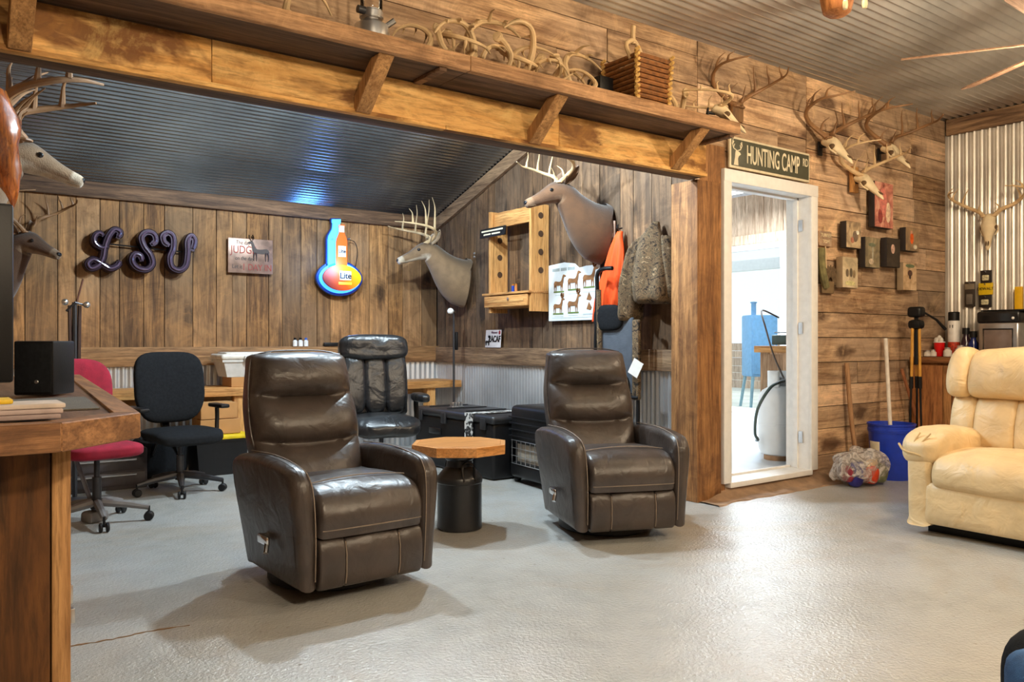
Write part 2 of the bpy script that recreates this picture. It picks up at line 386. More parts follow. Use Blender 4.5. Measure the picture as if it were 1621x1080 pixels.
struct(bmb, 'trim_3', M['beam'])
sb = MB(); sb.rbox((1.02, 3.69, 2.21), (6.45, .115, .02), .002); sb.rbox((1.0, 3.665, 2.43), (6.5, .12, .05), .002); sb.box(-2.2, 4.24, 3.635, 3.745, 2.222, 2.40); struct(sb, 'trim_12', M['old_shade_x'])  # old wood soffit; dark upper strip stands in for shelf shadow on the beam
# ceilings
cm = MB(); corr(cm, (-3.2, -5.2, ZC), (0, 1, 0), (1, 0, 0), (0, 0, -1), 8.93, 10.97, pitch=.066, amp=.014); struct(cm, 'ceiling', M['tin_ceil'])
struct(MB().box(-3.3, 7.9, -5.3, 3.8, ZC+.03, ZC+.1), 'ceiling_deck', M['plaster'])
sl = math.atan2(3.62-2.42, YB-3.86)
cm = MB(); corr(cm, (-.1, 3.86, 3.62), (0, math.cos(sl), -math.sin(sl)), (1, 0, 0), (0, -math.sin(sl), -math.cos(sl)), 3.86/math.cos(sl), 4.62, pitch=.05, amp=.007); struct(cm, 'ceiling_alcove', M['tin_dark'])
cm = MB(); cm.T = Tr(0, 3.86, 3.66) @ Rx(-sl); cm.box(-.2, 4.7, 0, 3.9, 0, .05); struct(cm, 'ceiling_alcove_deck', M['plaster'])
def zal(y): return 3.62-(y-3.86)*math.tan(sl)
# alcove back wall
wb = MB(); planks(wb, 'z', .0, XA, 1.0, 2.5, YB, .13, .24); struct(wb, 'wall_alcove_back', M['barn_v'])
cm = MB(); corr(cm, (0, YB-.006, 0), (1, 0, 0), (0, 0, 1), (0, -1, 0), XA, 1.0, pitch=.06, amp=.007); struct(cm, 'wall_wainscot_back', M['tin_wall'])
struct(MB().box(-.1, 4.6, YB+.03, YB+.12, 0, 2.6), 'wall_alcove_back_core', M['gap'])
struct(MB().rbox((2.25, YB-.02, .965), (4.5, .04, .165), .004), 'trim_4', wood('rail_wood', srgb(120, 84, 52), srgb(184, 140, 94), 'x', stain=.3, vary=.1))
struct(MB().rbox((2.25, YB-.02, 2.36), (4.5, .04, .13), .004), 'trim_5', M['trim_dark'])
# alcove right wall (upright boards up to the sloping ceiling)
wb = MB(); planks(wb, 'z', 3.92, YB, .95, lambda y: zal(y)-.02, XA, .14, .24, other='x'); struct(wb, 'wall_alcove_right', M['barn_vg'])
cm = MB(); corr(cm, (XA-.006, 3.92, 0), (0, 1, 0), (0, 0, 1), (-1, 0, 0), 3.6, 1.0, pitch=.045, amp=.007); struct(cm, 'wall_wainscot_right', M['tin_wall'])
cm = MB(); cm.prism([(3.86, 0), (YB+.1, 0), (YB+.1, zal(YB+.1)), (3.86, 3.62)], XA+.03, XA+.1, 'x'); struct(cm, 'wall_alcove_right_core', M['gap'])
struct(MB().rbox((XA-.02, 5.72, .955), (.04, 3.6, .16), .004), 'trim_6', M['barn_y'])
cm = MB(); cm.prism([(3.9, zal(3.9)-.14), (YB, zal(YB)-.14), (YB, zal(YB)-.01), (3.9, zal(3.9)-.01)], XA-.04, XA-.002, 'x'); struct(cm, 'trim_7', M['barn_y'])
struct(MB().box(-.12, .0, 3.72, YB+.1, 0, 3.7), 'wall_alcove_left', M['barn_v'])
# right wall of the main room, corrugated
cm = MB(); corr(cm, (XR, -5.2, 0), (0, 1, 0), (0, 0, 1), (-1, 0, 0), 8.92, 3.05, pitch=.066, amp=.017); struct(cm, 'wall_right', M['tin'])
struct(MB().box(XR+.03, XR+.12, -5.3, 3.9, 0, 3.8), 'wall_right_core', M['plaster'])
struct(MB().rbox((XR-.02, -.75, 3.09), (.045, 8.9, .15), .004), 'trim_8', M['barn_y'])
# rest of the shell behind the camera
wb = MB(); planks(wb, 'x', -3.2, XR, 0, 3.17, -5.2, .18, .24, sgn=1, lmin=1.5, lmax=3); struct(wb, 'wall_front', M['barn_h'])
wb = MB(); planks(wb, 'x', -5.2, 3.7, 0, 3.17, -3.2, .18, .24, sgn=1, lmin=1.5, lmax=3, other='x'); struct(wb, 'wall_left', M['barn_y'])
# floor cracks
ck = MB()
for pts in (((108, 1024), (150, 1017), (190, 1010), (240, 999), (300, 990)),):
    p = [onZ(x, y, .001) for x, y in pts]; q = cat_curve(p, 6); q = [a+Vector((random.uniform(-.004, .004), random.uniform(-.004, .004), 0)) for a in q]
    ck.tube(q, [.001+.003*random.random() for _ in q], 5)
struct(ck, 'floor_crack', pm('crack', srgb(120, 92, 66), .9))
# doorway: casing, jambs, raised sill
dm = MB()
dm.rbox((4.562, 3.69, 1.20), (.085, .035, 2.2), .004); dm.rbox((5.598, 3.69, 1.20), (.085, .035, 2.2), .004); dm.rbox((5.08, 3.688, 2.262), (1.12, .038, .09), .004)
dm.box(4.58, 4.60, 3.70, 3.90, .1, 2.24); dm.box(5.555, 5.575, 3.70, 3.90, .1, 2.24); dm.box(4.58, 5.575, 3.70, 3.90, 2.22, 2.24)
dm.box(4.60, 4.615, 3.79, 3.83, .1, 2.22); dm.box(5.54, 5.555, 3.79, 3.83, .1, 2.22); dm.box(4.6, 5.555, 3.79, 3.83, 2.205, 2.22)
door = struct(dm, 'door_1', M['white'])
sm = MB(); sm.rbox((5.08, 3.77, .085), (.98, .2, .04), .006); sm.box(4.6, 5.56, 3.86, 3.885, .08, .12); struct(sm, 'trim_9', M['white'])
rs = MB(); random.seed(5)
def curb(u, v):
    x = lerp(4.27, 5.95, u); y = lerp(3.52, 3.74, v); k = 4*u*(1-u)
    z = .008+.07*max(0, v-.45)*1.8*min(1, k*2.2)+.018*noise.noise(Vector((x*7, y*9, 3)))*min(1, 4*v)
    return (x, y+.05*noise.noise(Vector((x*5, 1, 1)))*(1-v), max(.002, z) if v > 0 else -.01)
rs.grid(curb, 60, 10); struct(rs, 'trim_10', M['concrete'])
stm = MB(); 
for z in (.35, 1.2, 2.0): stm.rbox((5.548, 3.765, z), (.006, .04, .09), .002)
stm.build('hinge', M['steel'], door)

# ================= room beyond the door =================
XO = 9.4; ZF = .08
struct(MB().box(4.62, XO+.05, 3.885, 9.0, -.05, ZF), 'floor_beyond', pm('pale_concrete', srgb(205, 208, 210), .35, var=.08, scale=3))
wb = MB(); planks(wb, 'z', 3.9, 9.0, 2.46, 3.15, XO, .2, .34, other='x'); struct(wb, 'wall_beyond_right', M['pale_v'])
struct(MB().box(XO+.03, XO+.1, 3.8, 9.0, 2.4, 3.3), 'wall_beyond_right_core', M['plaster'])
struct(MB().rbox((XO-.02, 6.4, 2.52), (.05, 5.0, .13), .004), 'trim_11', M['pale_v'])
struct(MB().box(XO, XO+.08, 3.8, 4.6, ZF, 2.46), 'wall_beyond_side', M['pale_v'])
struct(MB().box(4.6, XO+.1, 9.0, 9.1, 0, 3.3), 'wall_beyond_back', M['white'])
struct(MB().box(4.55, XO+.1, 3.86, 9.1, 3.15, 3.22), 'ceiling_beyond', pm('ceiling_grey', srgb(190, 190, 194), .6))
struct(MB().box(4.60, 4.66, 3.9, 9.0, 0, 3.2), 'wall_beyond_left', M['white'])
struct(MB().box(XR+.12, XO+.1, 3.75, 3.86, 0, 3.3), 'wall_beyond_front', M['white'])
# sliding glass door
fr = MB(); GX = XO-.005
fr.rbox((GX, 6.75, 2.41), (.09, 4.3, .08), .006); fr.rbox((GX, 6.75, ZF+.04), (.09, 4.3, .08), .006)
for y in (4.63, 8.88): fr.rbox((GX, y, 1.24), (.09, .07, 2.3), .006)
for y, x in ((6.62, -.02), (6.52, .02), (7.75, .02), (5.5, -.02)): fr.rbox((GX+x, y, 1.24), (.045, .085, 2.26), .005)
wn = struct(fr, 'window_1', M['white'])
gl, nt, b = nodes('clear_glass'); nt.nodes.remove(b)
gm = nt.nodes.new('ShaderNodeMixShader'); gt = nt.nodes.new('ShaderNodeBsdfTransparent'); gg = nt.nodes.new('ShaderNodeBsdfGlossy'); gg.inputs['Roughness'].default_value = .03
fz = nt.nodes.new('ShaderNodeFresnel'); fz.inputs[0].default_value = 1.35
for a, c in ((fz.outputs[0], gm.inputs[0]), (gt.outputs[0], gm.inputs[1]), (gg.outputs[0], gm.inputs[2])): nt.links.new(a, c)
nt.links.new(gm.outputs[0], nt.nodes['Material Output'].inputs[0]); M['glass'] = gl
for y0, y1, x in ((4.66, 5.46, .02), (5.54, 6.5, -.02), (6.6, 7.71, .02), (7.79, 8.85, -.02)):
    tag(MB().box(GX+x-.003, GX+x+.003, y0, y1, .16, 2.37).build('pane', M['glass'], wn))
# outside: yard, pale sheds' wall, trees
struct(MB().box(XO+.1, 30, -4, 24, -.1, .0), 'ground_outside', pm('pale_ground', srgb(214, 218, 206), .9, var=.15, scale=2))
yw = MB(); planks(yw, 'x', 1.0, 20, .0, 1.05, 15.5, .15, .2, other='x', lmin=2, lmax=4)
tag(yw.build('yard_fence', M['pale_v']), 'pale board fence in the bright yard beyond the glass door', 'fence')
pw = pm('porch_white', srgb(232, 236, 234), .6, var=.04)
t = thing('porch_frame', 'pale porch posts and beam outside the glass door', 'porch', (12.4, 7.5, 0))
for y in (-1.6, 1.25, 3.6): MB().rbox((0, y, 1.2), (.10, .10, 2.4), .01).build('post', pw, t)
MB().rbox((0, 1.0, 2.5), (.12, 7.0, .2), .01).build('beam', pw, t)
# blue smoker outside
sx, sy = 11.3, 8.45
t = thing('smoker_cabinet', 'blue upright smoker cabinet on splayed legs outside the glass door', 'smoker', (sx, sy, 0), rz=math.radians(-30))
blue = pm('smoker_blue', srgb(96, 160, 206), .5)
MB().rbox((0, 0, 1.02), (.46, .42, 1.02), .03).build('body', blue, t)
MB().rbox((-.0, -.215, 1.0), (.40, .02, .9), .008).build('door', blue, t)
for a in (-1, 1):
    for c in (-1, 1): MB().tube([(a*.18, c*.16, .52), (a*.24, c*.22, .0)], [.03, .025], 6).build('leg', pm('smoker_leg', srgb(120, 165, 180), .6), t)
MB().tube([(.15, -.24, .85), (.15, -.26, .87), (.15, -.26, 1.13), (.15, -.24, 1.15)], .012, 6).build('handle', M['steel'], t)
MB().lathe([(.04, 0), (.04, .2), (.055, .2), (.055, .22), (0, .23)], (-.1, 0, 1.53), 12).build('chimney', blue, t)
# plank cabinet behind the propane tank
t = thing('plank_counter', 'rough plank counter behind the white propane tank', 'counter', (6.77, 4.29, ZF))
MB().rbox((0, 0, .945), (1.16, .80, .06), .004).build('worktop', M['pine_y'], t)
mbq = MB(); planks(mbq, 'z', -.345, .37, 0, .915, -.53, .12, .2, other='x'); planks(mbq, 'z', -.53, .53, 0, .915, .37, .12, .2, sgn=1); mbq.box(-.525, .525, -.345, .365, 0, .9)
mbq.build('body', wood('counter_boards', srgb(150, 112, 80), srgb(206, 168, 130), 'z', stain=.4, stcol=srgb(96, 62, 42)), t)
# camp stove
t = thing('camp_stove', 'green two-burner camp stove on the plank counter', 'stove', (6.52, 4.32, 1.055), math.radians(90))
grn = pm('stove_green', srgb(62, 82, 74), .5)
MB().rbox((0, 0, .055), (.62, .3, .09), .01).build('body', grn, t)
mbq = MB()
for i in range(9): mbq.tube([(-.28+.07*i, -.13, .125), (-.28+.07*i, .13, .125)], .004, 5)
for y in (-.13, 0, .13): mbq.tube([(-.29, y, .122), (.29, y, .122)], .005, 5)
mbq.tube([(-.29, -.13, .1), (-.29, -.13, .19)], .006, 5); mbq.tube([(.0, -.13, .1), (.0, -.13, .16)], .006, 5)
mbq.build('grate', M['dark_metal'], t)
MB().tube([(-.36, -.16, .05), (-.05, -.175, .05)], [.03, .03], 10).build('fuel_tube', M['dark_metal'], t)
for x in (-.12, .14): MB().tube([(x, -.15, .055), (x, -.185, .055)], .022, 12).build('knob', M['steel'], t)
# propane tank
tk = thing('propane_tank', 'white propane tank standing on the floor past the doorway', 'propane tank', (5.98, 4.27, ZF)); tk.scale = (1.12, 1.12, 1.2)
wt = pm('tank_white', srgb(236, 236, 234), .35, var=.03)
pr = [(.10, .03), (.135, .045), (.152, .08), (.156, .12)]+[(.156, .25), (.158, .252), (.158, .262), (.156, .264)]+[(.156, .42), (.148, .46), (.125, .495), (.08, .52), (0, .528)]
MB().lathe(pr, n=32).build('cylinder', wt, tk)
MB().lathe([(.10, 0), (.112, .0), (.112, .04), (.10, .04)], n=28).build('foot_ring', pm('ring_rust', srgb(160, 120, 84), .7, var=.3), tk)
mbq = MB(); rr = .085
def collar(u, v):
    a = lerp(-.62*PI, 1.15*PI, u)+.2; return (rr*math.cos(a), rr*math.sin(a), lerp(.515, .635, v))
cq = MB(); cq.grid(collar, 30, 2); o = cq.build('collar', wt, tk); md = o.modifiers.new('thick', 'SOLIDIFY'); md.thickness = .012
MB().lathe([(.02, .52), (.02, .56), (.035, .57), (.035, .59), (0, .595)], n=12).build('valve', M['steel'], tk)
hs = cat_curve([(-.02, -.06, .565), (-.14, -.10, .56), (-.27, -.11, .52), (-.37, -.08, .38), (-.36, -.05, .22), (-.26, .0, .16), (-.17, .08, .14)], 8)
MB().tube(hs, .011, 8).build('hose', pm('hose_rubber', srgb(70, 86, 84), .5), tk)
hs = cat_curve([(.02, -.03, .58), (.0, .05, .75), (-.06, .08, .95), (.08, .22, 1.06), (.20, .28, 1.08), (.36, .26, 1.03)], 8)
MB().tube(hs, .007, 6).build('hose', pm('hose_stove', srgb(96, 80, 68), .5), tk)
# ceiling strip light in that room
t = thing('ceiling_strip_light', 'bright white strip light on the ceiling past the doorway', 'ceiling light', (8.05, 6.15, 3.0))
MB().rbox((0, 0, .065), (.3, 1.7, .17), .005).build('housing', M['white'], t)
MB().rbox((0, 0, -.055), (.26, 1.66, .05), .02).build('diffuser', emis('strip_glow', (.95, .98, 1), 9), t)

# ================= recliners =================
def leather(name, col, rough=.38, var=.25, b1=.12):
    m, nt, b = nodes(name); L = nt.links.new
    tc = N(nt, 'ShaderNodeTexCoord'); ns = N(nt, 'ShaderNodeTexNoise', Scale=7.0, Detail=5.0); L(tc.outputs['Object'], ns.inputs['Vector'])
    L(mixc(nt, ramp(nt, ns.outputs[0], .3, .7), tuple(x*(1-var) for x in col), tuple(x*(1+var) for x in col)), b.inputs['Base Color'])
    b.inputs['Roughness'].default_value = rough; b.inputs['Specular IOR Level'].default_value = .6
    n1 = N(nt, 'ShaderNodeTexNoise', Scale=9.0, Detail=3.0, Distortion=.6); n2 = N(nt, 'ShaderNodeTexVoronoi', Scale=260.0)
    L(tc.outputs['Object'], n1.inputs['Vector']); L(tc.outputs['Object'], n2.inputs['Vector'])
    p1 = N(nt, 'ShaderNodeBump', Strength=b1*2.2, Distance=.02); p2 = N(nt, 'ShaderNodeBump', Strength=.12, Distance=.002)
    L(n2.outputs[0], p2.inputs['Height']); L(n1.outputs[0], p1.inputs['Height']); L(p2.outputs[0], p1.inputs['Normal']); L(p1.outputs[0], b.inputs['Normal'])
    return m
M['leather'] = leather('brown_leather', (.050, .037, .031), .36, .3, .2)
M['stitch'] = pm('stitching', (.22, .17, .13), .7)
M['cream'] = leather('cream_leather', srgb(212, 184, 138), .5, .12, .4)
M['blackleather'] = leather('black_leather', (.012, .013, .015), .3, .3, .3)
def ss(a, b, x): t = max(0, min(1, (x-a)/(b-a))); return t*t*(3-2*t)
def roll(mb, prof, x0, x1, r=.03, n=10, crown=0, shear=None):
    """closed profile (y,z) swept along x with rounded ends"""
    cy = sum(p[0] for p in prof)/len(prof); cz = sum(p[1] for p in prof)/len(prof)
    st = [0, .08, .3, .65, 1]; xs = [(x0+r*q, 1-math.sqrt(max(0, 1-(1-q)**2))) for q in st]
    xs += [(lerp(x0+r, x1-r, i/n), 0) for i in range(1, n)]; xs += [(x1-r*q, 1-math.sqrt(max(0, 1-(1-q)**2))) for q in st[::-1]]
    rings = []
    for x, d in xs:
        u = (x-(x0+x1)/2)/((x1-x0)/2); ring = []
        for y, z in prof:
            dy, dz = y-cy, z-cz; L = math.hypot(dy, dz)+1e-6; k = max(.05, 1-r*d/L)
            Y, Z = cy+dy*k, cz+dz*k
            c = crown*(1-u*u)
            Y += c*(dy/L)*.6; Z += c*max(dz/L, 0)
            X = x+(shear(x, Y, Z) if shear else 0); ring.append((X, Y, Z))
        rings.append(ring)
    return mb.loft(rings)
def smoothpoly(pts, n=5): 
    P = [Vector((a, b, 0)) for a, b in pts]; m = len(P); out = []
    for i in range(m):
        a, b, c, d = P[(i-1) % m], P[i], P[(i+1) % m], P[(i+2) % m]
        for k in range(n):
            t = k/n; q = .5*((2*b)+(c-a)*t+(2*a-5*b+4*c-d)*t*t+(3*b-a-3*c+d)*t**3); out.append((q.x, q.y))
    return out
def make_recliner(label, loc, rz):
    R = thing('recliner', label, 'recliner', loc, rz, group='brown leather recliners')
    lm, sm = M['leather'], M['stitch']
    b = MB(); b.lathe([(.27, 0), (.29, .01), (.29, .05), (.27, .06)], n=36); b.box(-.22, .22, -.25, .3, .06, .12); b.build('base', M['black'], R)
    b = MB(); b.rbox((0, .10, .27), (.56, .60, .32), .03); b.build('seat_frame', lm, R)
    ap = smoothpoly([(-.395, .075), (-.425, .10), (-.435, .30), (-.43, .50), (-.40, .575), (-.33, .61), (-.12, .628), (.10, .622), (.25, .60), (.31, .54), (.27, .30), (.20, .09), (.14, .075), (-.1, .07)], 3)
    for s in (-1, 1):
        b = MB(); x0, x1 = sorted((s*.256, s*.345))
        roll(b, ap, x0, x1, .045, 4, shear=lambda x, Y, Z: s*.035*ss(.1, .62, Z)*(1 if abs(x) > .3 else .5))
        a = b.build('arm', lm, R)
        b = MB(); xx = s*.30
        for v_ in (a.data.vertices): v_.co.z *= .945
        seam = [(s*.278, -.432, .12), (s*.280, -.442, .30), (s*.286, -.436, .48), (s*.292, -.405, .565), (s*.30, -.33, .606), (s*.305, -.1, .63), (s*.31, .2, .622)]
        b.tube([(p[0], p[1], p[2]*.945) for p in cat_curve(seam, 5)], .003, 5); b.build('seam', sm, a)
    sp = smoothpoly([(.2, .455), (.05, .475), (-.2, .488), (-.33, .482), (-.405, .455), (-.445, .40), (-.452, .345), (-.44, .295), (-.415, .28), (-.2, .28), (.2, .28)], 3)
    b = MB(); roll(b, sp, -.264, .264, .03, 12, crown=.018); seat = b.build('seat', lm, R)
    for yz in ((-.30, .486+.006), (-.447, .318)):
        b = MB(); b.tube([(x/20*.25, yz[0]-(.012*(1-(x/20)**2) if yz[0] < -.4 else 0), yz[1]+.018*(1-(x/20)**2)*(1 if yz[1] > .4 else 0)) for x in range(-20, 21)], .0028, 5); b.build('seam', sm, seat)
    fp = smoothpoly([(-.39, .07), (-.43, .075), (-.447, .13), (-.447, .22), (-.43, .268), (-.39, .272), (-.33, .2), (-.33, .1)], 3)
    fr_ = None
    b = MB()
    for x0, x1 in ((-.262, -.135), (-.137, .137), (.135, .262)): roll(b, fp, x0, x1, .012, 4, crown=.008)
    fr_ = b.build('footrest', lm, R)
    for x in (-.136, .136): b = MB(); b.tube([(x, -.438, .085), (x, -.448, .13), (x, -.449, .21), (x, -.436, .262)], .0035, 5); b.build('seam', sm, fr_)
    # backrest of three soft rolls
    rings = []; NV, NK = 60, 44
    for i in range(NV+1):
        v = i/NV; z = lerp(.36, 1.045, v); yc = lerp(.17, .375, v)+.03*math.sin(PI*v)
        w_ = lerp(.262, .292, ss(0, .4, v))-.035*ss(.55, 1, v); th = .10
        e = 1.0 if v < .96 else math.sqrt(max(.02, 1-((v-.96)/.04)**2*.98)); e0 = 1 if v > .03 else lerp(.6, 1, v/.03)
        ring = []
        for k in range(NK):
            a = 2*PI*k/NK; ca, sa = math.cos(a), math.sin(a); ex = .42
            u = math.copysign(abs(ca)**ex, ca); t = math.copysign(abs(sa)**ex, sa)
            x = u*w_*lerp(.93, 1, e)
            if t < 0:
                ve = v+.035*(1-u*u)-.012; 
                lo = [0, .38, .70, 1.03]; bl = 0
                for j in range(3):
                    if lo[j] <= ve < lo[j+1]:
                        q = (ve-lo[j])/(lo[j+1]-lo[j]); bl = max(0, math.sin(PI*q**(.85)))**.62
                y = yc+t*(th*e*e0*.75+.080*bl*(1-.45*u**4))
            else: y = yc+t*th*e*e0
            ring.append((x, y, z-.012*(u*u)*ss(.8, 1, v)+ .012*math.sin(5*u)*0))
        rings.append(ring)
    b = MB(); b.loft(rings); bk_ = b.build('backrest', lm, R, ang=80)
    b = MB()
    for s in (-1, 1): b.tube(cat_curve([(s*.262, .20, .5), (s*.296, .24, .66), (s*.288, .30, .82), (s*.266, .335, .98), (s*.245, .35, 1.028)], 6), .004, 5)
    b.tube(cat_curve([(-.245, .35, 1.03), (-.12, .352, 1.05), (.12, .352, 1.05), (.245, .35, 1.03)], 6), .004, 5)
    b.build('piping', lm, bk_)
    h = MB(); h.tube([(-.34, -.10, .25), (-.39, -.10, .25)], .016, 10); h.rbox((-.385, -.13, .245), (.02, .11, .04), .008); h.tube([(-.385, -.17, .235), (-.40, -.19, .20)], .012, 8); h.build('lever', M['chrome'], R)
    R.scale = (.94, 1, 1); return R
r1 = make_recliner('brown leather recliner nearest the bar, left of the octagonal table', (1.55, 3.585, 0), math.radians(2))
r2 = dup(r1, loc=(3.29, 3.56, 0), rot=(0, 0, math.radians(-22)), label='brown leather recliner beside the corner post, right of the octagonal table')

# ================= octagonal table on a milk can =================
T = thing('milk_can_table', 'octagonal wooden side table on a black milk can between the recliners', 'table', (2.56, 4.02, 0))
def octo(r, rot): return [(r*math.cos(rot+k*PI/4), r*math.sin(rot+k*PI/4)) for k in range(8)]
rot = math.radians(22.5-36.2)
tt = MB(); tt.prism(octo(.262, rot), .45, .505, 'z', .004, 1); top = tt.build('tabletop', M['tabletop'], T)
e = MB(); o1, o2 = octo(.29, rot), octo(.262, rot)
for k in range(8):
    l = (k+1) % 8; q = [o1[k], o1[l], o2[l], o2[k]]; b_ = MB(); b_.prism(q, .45, .504, 'z', .0015, 1); e.add(b_.v, b_.f)
e.build('edge_banding', M['tableedge'], top)
cprof = [(.122, 0), (.132, .006), (.134, .02), (.131, .03), (.130, .27), (.134, .275), (.134, .30), (.128, .31), (.10, .345), (.078, .365), (.075, .40), (.085, .41), (.09, .44), (.09, .45), (0, .45)]
can = MB(); can.lathe(cprof, n=36); can.build('milk_can', pm('can_black', (.014, .014, .015), .32, bump=.05, bscale=30), T)
for a in (math.radians(-36-60), math.radians(-36+120)):
    hm = MB(); c, s = math.cos(a), math.sin(a); r0 = .125
    hm.tube(cat_curve([(r0*c-.035*s, r0*s+.035*c, .29), (r0*c*.86-.035*s, r0*s*.86+.035*c, .37), (r0*c*.8, r0*s*.8, .395), (r0*c*.86+.035*s, r0*s*.86-.035*c, .37), (r0*c+.035*s, r0*s-.035*c, .29)], 5), .008, 6)
    hm.build('handle', M['black_gloss'], T)

# ================= cream sofa =================
S = thing('reclining_sofa', 'cream leather reclining sofa at the right edge of the room', 'sofa', (5.02, 1.62, 0), math.radians(-90))
cr = M['cream']; W = .84   # local: front -y, left end -x (towards the door)
b = MB(); b.box(-.74, W+.2, -.30, .40, .0, .09); b.build('base', M['black'], S)
bp_ = [(-.41, .065), (-.428, .07), (-.437, .085), (-.441, .12), (-.441, .25), (-.437, .28), (-.42, .30), (.3, .30), (.42, .25), (.42, .1), (.3, .065)]
b = MB(); roll(b, bp_, -.70, W+.25, .03, 14, crown=.004); b.build('front_panel', cr, S)
sp = smoothpoly([(.22, .44), (.0, .475), (-.25, .475), (-.39, .45), (-.455, .39), (-.462, .32), (-.43, .275), (-.35, .262), (.2, .27)], 4)
b = MB()
for x0, x1 in ((-.655, .02), (.02, .70)): roll(b, sp, x0, x1, .04, 14, crown=.025)
b.v = [tuple(Vector(p)+Vector((0, -.006*noise.noise(Vector(p)*9), .007*noise.noise(Vector(p)*8)))) for p in b.v]
b.build('seat', cr, S, ang=80)
def pillow_arm(s):
    b = MB(); ap = smoothpoly([(-.40, .05), (-.43, .08), (-.44, .3), (-.42, .46), (-.2, .5), (.3, .5), (.40, .4), (.40, .08), (.2, .05)], 3)
    x0, x1 = sorted((s*.66, s*.80)); roll(b, ap, x0, x1, .04, 4); a = b.build('arm', cr, S)
    b = MB(); 
    def puf(q): return (q.x, q.y, q.z*(1-.22*ss(-.2, 1, q.y))+.10*ss(-.3, .4, -q.y)*0)
    b.sup((s*.735, -.10, .50), (.135, .36, .10), 3.2, 16, fn=puf)
    b.v = [tuple(Vector(p)+Vector((0, 0, -.03*ss(-.25, -.46, p[1])+.008*noise.noise(Vector(p)*11)))) for p in b.v]
    pl = b.build('arm_pad', cr, a, ang=80)
    b = MB(); b.tube(cat_curve([(s*.86, -.40, .50), (s*.80, -.452, .47), (s*.72, -.458, .455), (s*.68, -.43, .43), (s*.66, -.40, .40)], 5), .007, 6)
    for d in (.0, .04): b.tube(cat_curve([(s*.74, -.455, .46), (s*(.75-d), -.44, .52), (s*(.735-d*1.5), -.40, .575)], 4), .005, 5)
    b.build('pleat', pm('cream_pleat', srgb(190, 158, 108), .6), pl)
pillow_arm(-1); pillow_arm(1)
b = MB(); b.rbox((0, .31, .45), (1.58, .18, .72), .05, 3); b.build('back_frame', cr, S)
# lower back: three panels, upper: padded roll
b = MB()
for x0, x1 in ((-.80, -.655), (-.66, -.43), (-.435, .0), (.0, .435), (.43, .66), (.655, .80)):
    lp = smoothpoly([(.19, .42), (.07, .45), (.055, .55), (.075, .66), (.11, .74), (.16, .78), (.27, .78), (.30, .6), (.28, .42)], 3)
    roll(b, lp, x0, x1, .03, 6, crown=.02)
b.v = [tuple(Vector(p)+Vector((0, .010*noise.noise(Vector(p)*7), 0))) for p in b.v]
b.build('backrest', cr, S, ang=80)
b = MB()
for x0, x1 in ((-.815, -.685), (-.69, .0), (.0, .69), (.685, .815)):
    hp = smoothpoly([(.14, .755), (.06, .78), (.04, .86), (.065, .96), (.13, 1.03), (.22, 1.045), (.33, 1.0), (.38, .88), (.36, .76), (.25, .74)], 3)
    roll(b, hp, x0, x1, .04, 8, crown=.02)
b.v = [tuple(Vector(p)+Vector((0, .008*noise.noise(Vector(p)*9), .008*noise.noise(Vector(p)*6)))) for p in b.v]
b.build('headrest', cr, S, ang=80)
# blue denim chair corner at the lower right
D = thing('denim_armchair', 'blue denim armchair with a wooden arm tip at the lower right corner', 'armchair', (1.745, .70, 0), math.radians(-36.2))
dn = pm('denim', srgb(52, 92, 140), .85, var=.3, scale=30, bump=.4, bscale=500)
MB().rbox((.078, -.20, .28), (.22, .44, .44), .045, 4).build('arm', dn, D)
MB().rbox((.52, -.25, .22), (.58, .55, .34), .05, 3).build('seat', dn, D)
MB().sup((.285, .12, .37), (.22, .11, .125), 3, 10).build('cushion', M['black_fab'], D)
MB().sup((.10, .0, .49), (.035, .05, .03), 3, 8).build('arm_tip', pm('arm_tip_wood', srgb(176, 108, 52), .4), D)
for x in (.06, .74):
    for y in (-.42, .1): MB().tube([(x, y, .1), (x, y, 0)], .025, 8).build('leg', M['black'], D)

# ================= left: bar and what stands on it =================
B = thing('bar_counter', 'long wooden bar counter with chamfered corner at the left edge', 'bar', (0, 0, 0))
outer = [(-.55, 2.235), (.279, 2.244), (.499, 2.448), (.770, 5.42), (-.55, 5.42)]
b = MB(); b.prism([(-.55, 2.30), (.25, 2.31), (.435, 2.475), (.70, 5.38), (-.55, 5.38)], .845, .892, 'z'); top = b.build('bar_top', wood('bar_inlay', srgb(84, 58, 42), srgb(132, 98, 72), 'y', stain=.35, vary=.1, coat=.4, rough=.4), B)
def strip(p, q, p2, q2, nm, mt):
    b = MB(); b.prism([p, q, q2, p2], .828, .90, 'z', .003, 1); return b.build(nm, mt, top)
inner = [(-.55, 2.31), (.25, 2.318), (.435, 2.485), (.695, 5.36), (-.55, 5.36)]
for i, mt in ((0, M['barfront']), (1, M['barfront']), (2, M['bartop'])): strip(outer[i], outer[i+1], inner[i], inner[i+1], 'edge_rail', mt)
strip(outer[3], outer[4], inner[3], inner[4], 'edge_rail', M['barfront'])
b = MB(); planks(b, 'z', -.55, .275, 0, .828, 2.40, .3, .5); b.box(-.55, .25, 2.405, 5.30, .0, .826); b.build('front_panel', M['barbody'], B)
b = MB(); b.rbox((.30, 2.47, .415), (.045, .10, .826), .004); b.build('corner_post', M['bracket'], B)
b = MB(); planks(b, 'z', 2.53, 5.28, 0, .826, .285, .3, .5, other='x', sgn=-1); b.build('side_panel', M['barbody'], B)
b = MB(); b.rbox((.327, 2.46, .42), (.008, .03, .05), .002); b.rbox((.330, 2.46, .36), (.014, .02, .04), .003); b.build('door_catch', M['steel'], B)
